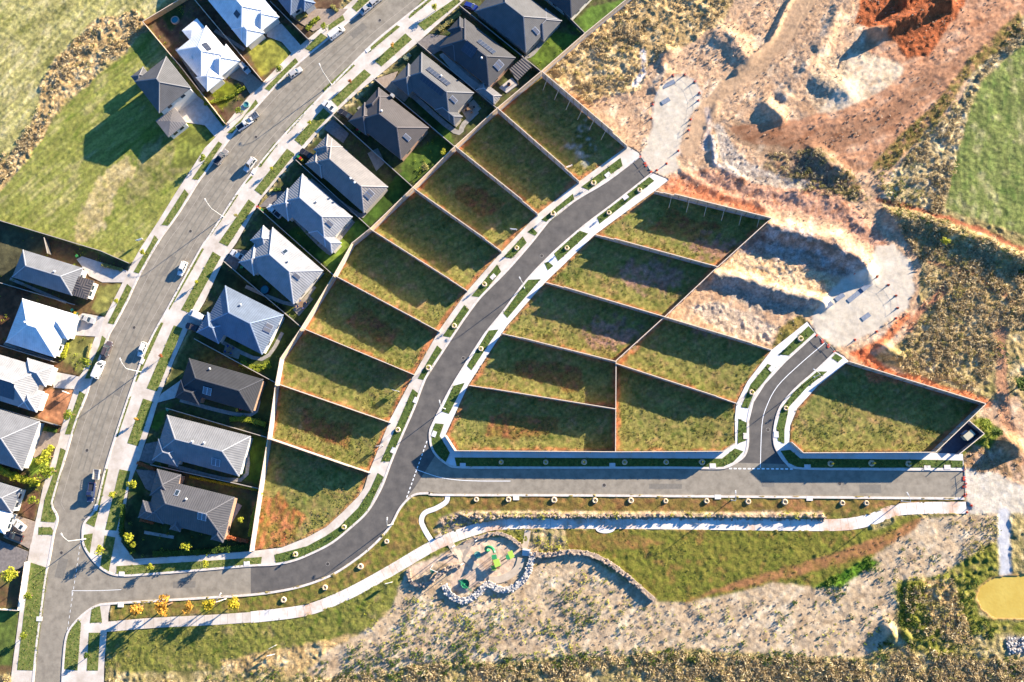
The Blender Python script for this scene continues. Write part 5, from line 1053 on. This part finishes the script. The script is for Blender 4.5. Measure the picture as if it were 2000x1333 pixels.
# concrete play paths
b = MB(); strip(b, [(1018,1090),(1012,1110),(995,1124),(975,1132),(955,1133)], -.9, .9, -.1, .2); strip(b, [(1031,1036),(1028,1055),(1024,1072)], -.75, .75, -.1, .14)
strip(b, [(880,1062),(892,1080),(915,1095),(930,1110)], -.8, .8, -.1, .16); b.build('footpath', mat('play_concrete', alb(196,176,152), alb(214,196,172), .8, .85), kind='structure')
b = MB()
for k in range(6): strip(b, [(1021-k*.3,1073+k*2.2),(1036-k*.3,1075+k*2.2)], -.14, .14, 0, .9-.13*k, 0)
b.build('steps', conc_new, label='short flight of pale concrete steps into the playground', cat='steps')
def rocks(pl, wd, layers, size, label, mt, seed=1, h=.8):
    rs = random.Random(seed); q = [P(*p) for p in catmull(pl, 4)]; m = MB()
    for a_, b_ in zip(q[:-1], q[1:]):
        if h > .4:
            gz = ground_z(a_.x, a_.y); m.bar(a_+Vector((0,0,gz+h*.3)), b_+Vector((0,0,gz+h*.3)), wd*.8, h*.75)
        L = (b_-a_).length; d = (b_-a_).normalized(); n = Vector((-d.y, d.x, 0)); k = max(1, int(L*wd*layers/size))
        for _ in range(k):
            p = a_+d*rs.uniform(0,L)+n*rs.uniform(-wd/2, wd/2); s_ = size*rs.uniform(.5,1.15); z = ground_z(p.x,p.y)+rs.uniform(.05,h)
            vs = []; nn = 6
            for (rr, zz) in ((.75,-.6),(1,.0),(.62,.55)):
                vs.append([p+Vector((math.cos(t+zz)*rr*s_*.5*rs.uniform(.8,1.2), math.sin(t+zz)*rr*s_*.5*rs.uniform(.8,1.2), z+zz*s_*.5)) for t in [i*2*math.pi/nn for i in range(nn)]])
            for A_, B2 in zip(vs[:-1], vs[1:]):
                for i in range(nn): m.face([A_[i], A_[(i+1)%nn], B2[(i+1)%nn], B2[i]])
            m.face(vs[-1])
    return m.build('boulder_wall', mt, None, label=label, cat='rock wall')
rk_w = mat('boulder_pale', alb(176,168,158), alb(228,220,210), 3.5, .9); rk_b = mat('boulder_brown', alb(150,126,106), alb(206,184,162), 2.2, .9)
rocks([(868,1142),(876,1158),(895,1172),(912,1172),(935,1158),(953,1140),(970,1150),(990,1152),(1012,1142),(1030,1120),(1037,1098),(1040,1080)], 1.7, 4.5, .5, 'curved wall of white boulders below the playground', rk_w, 1)
rocks([(798,1112),(803,1136),(820,1142),(838,1140),(858,1122),(880,1108),(900,1105)], 1.1, 2.6, .6, 'brown boulder edging round the smaller play bay', rk_b, 2)
rocks([(905,1062),(930,1052),(970,1042),(1000,1052),(1018,1068)], 1.0, 2.4, .55, 'arched boulder edging above the play tower', rk_b, 3)
rocks([(1038,1082),(1075,1084),(1110,1078),(1150,1082),(1190,1100),(1225,1126),(1278,1172)], 1.3, 2.6, .6, 'long boulder retaining wall along the green reserve', rk_b, 4, h=1.0)
rocks([(860,1024),(900,1010),(990,1011),(1200,1011),(1400,1012),(1612,1014)], 1.0, 2.0, .55, 'low straight rock edging between the planted strip and the wide path', rk_b, 5, h=.35)
rocks([(1966,1262),(2010,1262)], 4.0, 2.2, .6, 'patch of grey rubble rocks at the right edge below the pond', rk_w, 6, h=.3)
# pond edge, bench, signs and site clutter
def bench(px, py, deg, label):
    o = empty('park_bench', P(px, py, .1), math.radians(deg), label=label, cat='bench')
    m = MB(); [m.box((0,-.2+.13*k,.45), (1.8,.1,.05)) for k in range(4)]; m.build('seat', capm, o)
    m = MB(); [m.box((0,.3,.62+.14*k), (1.8,.05,.1)) for k in range(2)]; m.build('backrest', capm, o)
    for s_ in (-.7,.7): m = MB(); m.box((s_,0,.22), (.08,.5,.42)); m.box((s_,.3,.5), (.08,.06,.5)); m.build('leg', silver, o)
bench(857,1047,30,'white slatted bench at the path bend by the playground'); bench(880,1083,20,'pale bench under the edge of the shade sail')
def kiosk():
    p = P(1886,851,0); o = empty('electrical_kiosk', p, math.radians(38), label='cream electrical cabinet on a dark slab inside the metal screen', cat='electrical cabinet')
    m = MB(); m.box((0,0,.9), (2.3,1.3,1.8)); m.build('cabinet', mat('kiosk_cream', alb(220,212,180), None, rough=.5), o)
    m = MB(); m.box((0,0,1.86), (2.5,1.5,.12)); m.build('roof', mat('kiosk_roof', alb(206,198,168), None, rough=.5), o)
    for s_ in (-1,1): m = MB(); m.box((0,s_*.9,.6), (1.3,.5,1.2)); m.build('side_cabinet', mat('kiosk_blue', alb(150,170,190), None, rough=.5), o)
    m = MB(); m.box((1.18,0,.9), (.06,1.1,1.6)); m.build('door', mat('kiosk_door', alb(200,192,164), None, rough=.5), o)
kiosk()
b = MB(); sheet(b, [(1829,886),(1889,824),(1917,848),(1868,888)], .05, .2); b.build('compound_slab', mat('dark_slab', alb(70,78,92), alb(84,92,106), 1, .8), kind='structure')
b = MB(); sheet(b, [(1821,885),(1880,887),(1874,899),(1793,899)], .125, .2); b.build('pavement', conc_new, kind='structure')
# construction barriers: short bollards with orange tops and rails
def barrier(px, py, deg, label):
    o = empty('road_barrier', P(px, py, .05), math.radians(deg), label=label, cat='barrier')
    m = MB()
    for s_ in (-1.1,1.1): m.box((s_,0,.05), (.5,.6,.1)); m.bar((s_,0,.1), (s_,0,1.0), .07)
    m.build('frame', mat('barrier_orange', alb(220,80,50), None, rough=.5), o)
    m = MB(); m.box((0,0,.62), (2.5,.03,.05)); m.build('rail', white, o)
for i, (x, y, d) in enumerate([(1255,313,-55),(1267,330,-55),(1601,662,-52),(1612,671,-52),(1624,681,-52),(1882,928,90),(1884,942,90),(1883,960,90)]):
    barrier(x, y, d, '%s orange-footed barrier closing the %s' % (['upper','lower','upper','middle','lower','upper','middle','lower'][i], ['end of the new curved road']*2 and (['end of the new curved road']*2+['end of the short side road']*3+['right end of the lower road']*3)[i]))
def cone(px, py, label):
    o = empty('traffic_cone', P(px, py, 0), 0, label=label, cat='traffic cone', group='orange cones round the gravel circles'); p = o.location; o.location.z = ground_z(p.x, p.y)+.02
    m = MB(); m.box((0,0,.03), (.5,.5,.06)); m.build('base', mat('barrier_orange', (0,0,0)), o)
    m = MB(); m.tube((0,0,.06), (0,0,.95), .17, .03); m.build('cone_body', mat('barrier_orange', (0,0,0)), o)
CN = [(ORD[k], 'counted clockwise round the upper gravel circle from its road end') for k in range(12)]+[(ORD[k], 'counted clockwise round the lower gravel circle from its top left') for k in range(8)]+[(ORD[k], 'from the top at the right end of the lower road') for k in range(5)]
for i, (x, y) in enumerate([(1302,320),(1283,333),(1272,232),(1275,205),(1314,148),(1337,147),(1357,160),(1366,182),(1364,197),(1349,234),(1345,255),(1325,295),(1667,537),(1712,542),(1735,557),(1750,578),(1753,602),(1750,622),(1712,648),(1670,664),(1883,918),(1886,945),(1886,966),(1897,988),(1888,1001)]):
    cone(x, y, '%s orange traffic cone, %s' % (CN[i][0], CN[i][1]))
for i, (x, y, d, l_) in enumerate([(1306,165,25,3.6),(1300,198,30,2.4),(1692,560,38,3.0),(1670,578,38,4.6),(1640,581,35,2.6),(1618,597,35,2.0),(1691,619,35,2.4)]):  # thin flat boxes of mottled blue-grey laid on the gravel
    m = MB(); m.box((0,0,.05), (l_,1.2,.1)); ob = m.build('flat_patch', mat('patch_blue_grey', alb(118,128,146), alb(140,150,164), 2, .6), None, label='%s blue-grey flat patch on the %s gravel circle, from the %s' % (ORD[i if i < 2 else i-2], 'upper' if i < 2 else 'lower', 'top'), cat='steel plate', group='flat patches on the gravel circles')
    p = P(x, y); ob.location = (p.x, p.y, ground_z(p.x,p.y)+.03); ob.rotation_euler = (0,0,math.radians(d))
def mesh_fence(pl, label):
    q = [P(*p) for p in pl]; q = [Vector((p.x, p.y, ground_z(p.x,p.y))) for p in q]; o = empty('temporary_fence', q[0], 0, label=label, cat='temporary fence'); b0 = q[0].copy(); m = MB(); f = MB()
    for a, c in zip(q[:-1], q[1:]):
        for z in (.5,1.0): m.bar(a-b0+Vector((0,0,z)), c-b0+Vector((0,0,z)), .018)
    for a in q: f.bar(a-b0, a-b0+Vector((0,0,1.15)), .05); f.box(a-b0+Vector((0,0,.06)), (.7,.3,.12))
    m.build('wire', silver, o); f.build('pickets', bark, o)
mesh_fence([(1272,232),(1276,200),(1292,166),(1314,150),(1337,148),(1357,162),(1366,185),(1362,215),(1347,245),(1343,270)], 'low wire fence on pickets curving round the upper gravel circle')
mesh_fence([(1712,540),(1735,557),(1750,578),(1753,602)], 'low wire fence on pickets at the right of the lower gravel circle')
def sign(px, py, label):
    o = empty('sign_post', P(px, py, .0), random.uniform(-.5,.5), label=label, cat='sign')
    for s_ in (-.7,.7): m = MB(); m.box((s_,0,.9), (.1,.1,1.8)); m.build('post', postm, o)
    m = MB(); m.box((0,.08,1.5), (1.8,.05,1.0)); m.build('board', white, o)
for x, y, l in [(537,1262,'upper white marker board standing in the grass at the bottom'),(533,1278,'lower white marker board standing in the grass at the bottom'),(762,1138,'white marker board beside the stained path'),(278,472,'pink-white estate board in the paddock by the main road'),(775,765,'white lot board at the front of the eighth left lot'),(744,872,'white lot board at the front of the lowest left lot'),
                (1004,452,'white lot board at the front of the third left lot'),(1112,330,'white lot board at the front of the topmost left lot'),(135,768,'white letter board on the red-soil yard')]: sign(x, y, l)
# ---------------------------------------------------------------- ground vegetation
def scatter(poly, dens, fn_cat, seed, holes=()):
    rs = np.random.RandomState(seed); xs = [p[0] for p in poly]; ys = [p[1] for p in poly]
    x0, x1, y0, y1 = max(min(xs),-40), min(max(xs),2040), max(min(ys),-40), min(max(ys),1373); A = (x1-x0)*(y1-y0)/K/K; n = int(A*dens)
    X = rs.uniform(x0, x1, n); Y = rs.uniform(y0, y1, n); m = inside(poly, X, Y)
    X, Y = X[m], Y[m]; c = np.array([((x-1000)/F, -(y-666.5)/F, -1) for x, y in zip(X, Y)]) if len(X) else np.zeros((0,3))
    q = c @ M3n.T; t = -H/q[:,2]; wx, wy = q[:,0]*t, q[:,1]*t
    k = fbm(wx, wy, 5, seed) > rs.uniform(.32,.62,len(wx)); k2 = []
    i = np.clip(((wx-X0)/ST).astype(int), 0, nx-1); j = np.clip(((wy-Y0)/ST).astype(int), 0, ny-1); z = HT[i,j]; k &= z > -.15
    if seed > 400: k &= AMP[i,j] > .06
    return np.stack([wx[k], wy[k], np.maximum(z[k], 0)], 1)
def tufts(pts, name, mt, r, h, nb, seed, label, cat, leaf=.16, dome=True, wd=.6):
    """many small leaf clumps in one mesh"""
    rs = np.random.RandomState(seed); n = len(pts); R = r*np.clip(rs.lognormal(-.15,.45,n), .35, 2.4)
    V = np.zeros((n, nb, 4, 3)); 
    th = rs.uniform(0, 2*np.pi, (n,nb)); rr = np.sqrt(rs.uniform(0,1,(n,nb))); zz = rs.uniform(.15,1,(n,nb))*np.sqrt(np.maximum(1-.7*rr**2, 0))
    c = np.stack([np.cos(th)*rr*R[:,None], np.sin(th)*rr*R[:,None], zz*h*(R/r)[:,None]], -1)+pts[:,None,:]
    a = rs.normal(size=(n,nb,3)); a[...,2] *= 1.0 if dome else .4; a /= np.linalg.norm(a, axis=-1, keepdims=True)
    b_ = np.cross(a, rs.normal(size=(n,nb,3))); b_ /= np.linalg.norm(b_, axis=-1, keepdims=True)
    s_ = leaf*rs.uniform(.6,1.4,(n,nb,1))*(R/r)[:,None,None]**.5
    V[:,:,0] = c-a*s_; V[:,:,1] = c-b_*s_*wd; V[:,:,2] = c+a*s_; V[:,:,3] = c+b_*s_*wd
    V = V.reshape(-1,3); me = bpy.data.meshes.new(name); me.vertices.add(len(V)); me.vertices.foreach_set('co', V.astype('f').ravel())
    nf = len(V)//4; me.loops.add(nf*4); me.loops.foreach_set('vertex_index', np.arange(nf*4, dtype='i')); me.polygons.add(nf); me.polygons.foreach_set('loop_start', (np.arange(nf)*4).astype('i')); me.update(calc_edges=True)
    me.materials.append(mt); o = bpy.data.objects.new(name, me); C.objects.link(o); return prop(o, label, cat, kind='stuff')
def cat_pts(L): return np.concatenate([scatter(*a) for a in L])
Zs = [[(270,15),(290,55),(240,100),(200,130),(178,160),(120,190),(85,260),(30,330),(0,370),(-20,330),(50,260),(75,200),(90,140),(130,90),(190,40)],
      [(1062,150),(1231,5),(1260,-20),(1440,-20),(1390,60),(1300,100),(1240,160),(1170,215),(1120,185)],
      [(1990,40),(1885,190),(1830,240),(1750,330),(1725,395),(1840,420),(1862,330),(1888,225),(1912,155),(2010,75)],
      [(1722,405),(1842,432),(2040,520),(2040,640),(1940,640),(1950,700),(1920,755),(1780,730),(1740,700),(1790,640),(1808,520)],
      [(-20,1322),(560,1334),(850,1296),(1000,1298),(1300,1275),(1500,1284),(1720,1290),(1800,1250),(1860,1290),(2040,1290),(2040,1373),(-20,1373)],
      [(1760,1150),(1860,1130),(1900,1250),(1960,1290),(1780,1290)], [(1500,300),(1600,292),(1660,335),(1700,400),(1560,370)]]
tufts(cat_pts([(Zs[0],1.6,0,1),(Zs[1],1.1,0,2),(Zs[2],1.6,0,3),(Zs[3],2.0,0,4),(Zs[4],2.4,0,5),(Zs[5],1.8,0,6),(Zs[6],.8,0,7)]), 'dry_grass', LG['straw'], .5, .42, 24, 1, 'pale dry grass tussocks on the rough ground round the estate', 'dry grass', leaf=.3, wd=.22)
tufts(cat_pts([(Zs[0],.25,0,11),(Zs[1],.3,0,12),(Zs[2],.25,0,13),(Zs[3],.45,0,14),(Zs[4],.4,0,15),(Zs[5],.7,0,16),(Zs[6],.9,0,17),([(1850,1020),(1945,1010),(1948,1060),(1900,1080),(1850,1120)],1.2,0,18),([(1720,390),(1760,330),(1830,260),(1880,180),(1960,60),(1930,80),(1800,230),(1700,330)],.7,0,19),([(1885,905),(1895,830),(1960,850),(1930,900)],.8,0,20)]), 'low_scrub', LG['olive'], .5, .6, 16, 2, 'olive scrub growing through the dry grass and on the dirt banks', 'scrub', leaf=.2, wd=.35)
GREENP = [([(700,1290),(900,1285),(1300,1262),(1500,1268),(1700,1280),(1740,1230),(1740,1300),(1500,1300),(1300,1295),(700,1330)],1.0,0,31),([(560,1330),(700,1255),(860,1250),(1000,1270),(1000,1300),(600,1333)],.8,0,32),([(800,1170),(1000,1180),(1080,1240),(1000,1270),(800,1270),(740,1220)],.5,0,33),([(1040,1130),(1110,1120),(1180,1200),(1140,1250),(1060,1240)],.6,0,34),([(1150,1140),(1300,1190),(1740,1160),(1740,1270),(1150,1280)],.13,0,35),
          ([(1590,1147),(1700,1090),(1715,1110),(1640,1170)],1.6,0,36),([(1690,1090),(1800,1020),(1850,1110),(1700,1180)],.1,0,37),([(1730,420),(1800,440),(1900,480),(2000,540),(2000,520),(1880,450),(1760,405)],1.2,0,38),([(1700,320),(1740,400),(1780,410),(1800,380),(1730,320)],.9,0,39),([(1940,640),(1990,680),(1995,760),(1950,730)],.9,0,40),([(1930,1290),(2000,1280),(2000,1333),(1930,1333)],1.4,0,41),([(1750,1140),(1790,1135),(1800,1260),(1760,1280)],1.2,0,43),([(1860,1130),(1905,1120),(1905,1200),(1960,1225),(1990,1240),(1900,1250)],.9,0,44),([(400,1325),(560,1300),(700,1320),(560,1340)],.8,0,45),([(1925,1120),(1905,1165),(1920,1200),(1890,1200),(1885,1130)],1.2,0,42)]
tufts(cat_pts(GREENP), 'green_weeds', LG['dark'], .5, .5, 18, 3, 'dark green weeds and low bushes along the mulched slope and banks', 'weeds', leaf=.15)
tufts(cat_pts([([(865,1012),(905,999),(1610,1001),(1612,1012),(990,1011),(930,1020),(870,1040)],1.1,0,51),([(1042,1036),(1106,1036),(1110,1078),(1048,1086)],1.8,0,52),([(905,1055),(1000,1034),(1028,1036),(1022,1070),(990,1042),(930,1046)],1.2,0,53),([(1150,1150),(1400,1180),(1740,1170),(1740,1280),(1200,1280)],.14,0,54),([(700,1180),(860,1160),(1050,1160),(1150,1280),(700,1290)],.6,0,55),([(1040,1100),(1150,1100),(1260,1200),(1150,1280)],.4,0,57),([(1740,1130),(1850,1120),(1900,1250),(1800,1290)],.5,0,56)]), 'planted_shrubs', LG['lime'], .32, .4, 12, 4, 'small yellow-green planted shrubs in the mulch strips', 'shrubs', leaf=.12)
lp = [(L, 2.6, 0, 60+i) for i, L in enumerate(lots)]+[([(1110,1038),(1720,1038),(1790,1020),(1590,1140),(1285,1172)],.8,0,90),([(210,1240),(490,1215),(780,1120),(700,1230),(450,1310),(210,1312)],1.0,0,91)]
tufts(cat_pts(lp), 'lot_weeds', leafmat('leaf_lot', alb(96,108,36), alb(176,164,84)), .2, .13, 7, 5, 'short weedy grass over the vacant lots and reserve', 'grass', leaf=.09)
vt = [(g_, 1.6, 0, 100+i) for i, g_ in enumerate(GP)]
# verge lawns are raised sheets, so their blades are placed directly
def scatter_flat(poly, dens, seed, z):
    rs = np.random.RandomState(seed); xs = [p[0] for p in poly]; ys = [p[1] for p in poly]; n = int((max(xs)-min(xs))*(max(ys)-min(ys))/K/K*dens)
    X = rs.uniform(min(xs), max(xs), n); Y = rs.uniform(min(ys), max(ys), n); m = inside(poly, X, Y); X, Y = X[m], Y[m]
    if not len(X): return np.zeros((0,3))
    c = np.stack([(X-1000)/F, -(Y-666.5)/F, -np.ones(len(X))], 1) @ M3n.T; t = (z-H)/c[:,2]; return np.stack([c[:,0]*t, c[:,1]*t, np.full(len(X), z)], 1)
tufts(np.concatenate([scatter_flat(g_, 2.2, 200+i, .15) for i, g_ in enumerate(GP)]), 'verge_grass_blades', leafmat('leaf_verge', alb(90,110,38), alb(172,164,92)), .2, .06, 6, 6, 'short rough grass on the road verges', 'grass', leaf=.09)

YD = [[(1000,100),(1040,60),(1140,70),(1060,140)],[(870,130),(905,110),(965,200),(935,215)],[(735,155),(760,200),(890,290),(830,330),(640,225)],[(790,310),(880,250),(890,290),(812,365)],[(510,400),(700,470),(800,370),(725,447),(650,545)],[(440,505),(560,600),(640,530),(592,640),(430,520)],[(385,660),(480,715),(590,640),(543,750)],[(330,795),(500,830),(540,760),(527,855)],[(297,905),(500,870),(520,860),(510,950)],[(245,990),(275,975),(480,1060),(262,1090)],
      [(285,55),(360,0),(500,160),(440,240)],[(590,75),(700,0),(640,45)],[(0,440),(240,510),(150,600),(0,550)],[(0,560),(190,620),(160,730),(0,680)],[(0,800),(110,835),(60,1000),(0,950)]]
tufts(cat_pts([(p, .22, 0, 300+i) for i, p in enumerate(YD)]), 'garden_plants', LG['green'], .42, .5, 18, 8, 'small mixed plants in the garden beds round the houses', 'garden plants', leaf=.12)

CLP = [([(1225,286),(1281,360),(1504,425),(1507,684),(1594,650),(1790,640),(1760,430),(1700,380),(1900,130),(1960,-20),(1450,-20),(1300,120),(1180,210)],.5,0,401),([(1395,60),(1500,0),(1440,140),(1300,120)],.8,0,402),([(1890,890),(1990,850),(2030,1000),(1900,990)],.8,0,403),([(1660,700),(1750,735),(1920,785),(1980,850),(2000,700),(1950,760),(1790,740)],.7,0,404),([(700,1290),(800,1130),(1040,1090),(1280,1180),(1600,1150),(1800,1010),(1940,1010),(1740,1230),(1690,1280)],.5,0,405)]
tufts(cat_pts(CLP), 'loose_clods', leafmat('clod_mix', alb(150,124,100), alb(226,204,180)), .16, .16, 5, 9, 'loose clods and stones scattered over the bare dug soil', 'loose stones', leaf=.13, wd=.85)
mh = None
for i, (x, y) in enumerate([(742,40),(500,268),(372,452),(262,640),(170,880),(120,1080),(640,1102),(905,700),(1058,500),(1180,948),(1640,945),(1500,840)]):
    if mh is None:
        mh = o = empty('manhole_cover', (0,0,0)); m = MB(); m.lathe([(.5,0),(.5,.012),(.42,.013)], n=20); m.build('rim', mat('manhole_rim', alb(176,168,156), None, rough=.7), o); m = MB(); m.lathe([(.42,.010),(.02,.012)], n=20); m.build('lid', mat('manhole_lid', alb(92,86,80), None, rough=.6, metal=.4), o)
    else: o = copy_tree(mh)
    o.location = P(x, y, .045); o.location.z = .036; prop(o, 'round iron manhole cover in the asphalt, %s from the top left along the roads' % ORD[i], 'manhole cover', 'manhole covers')
rs_ = random.Random(3); b = MB()
for (x, y, L_, W__, a_) in [(700,60,5,2.2,40),(455,330,3,1.6,52),(330,520,6,1.4,62),(235,760,4,2,68),(120,1110,5,2.5,80),(360,1142,6,1.6,2),(1300,950,8,1.2,0),(1700,955,5,2,0),(1500,945,3,1.4,0)]:
    c = P(x, y, .0345); an = math.radians(a_); u_v = Vector((math.cos(an), math.sin(an), 0)); v_v = Vector((-u_v.y, u_v.x, 0)); c.z = .0385
    b.face([c-u_v*L_/2-v_v*W__/2, c+u_v*L_/2-v_v*W__/2, c+u_v*L_/2+v_v*W__/2, c-u_v*L_/2+v_v*W__/2])
b.build('road_patches', mat('asphalt_patch', alb(128,121,110), alb(142,135,123), 1.5, .9), kind='structure')
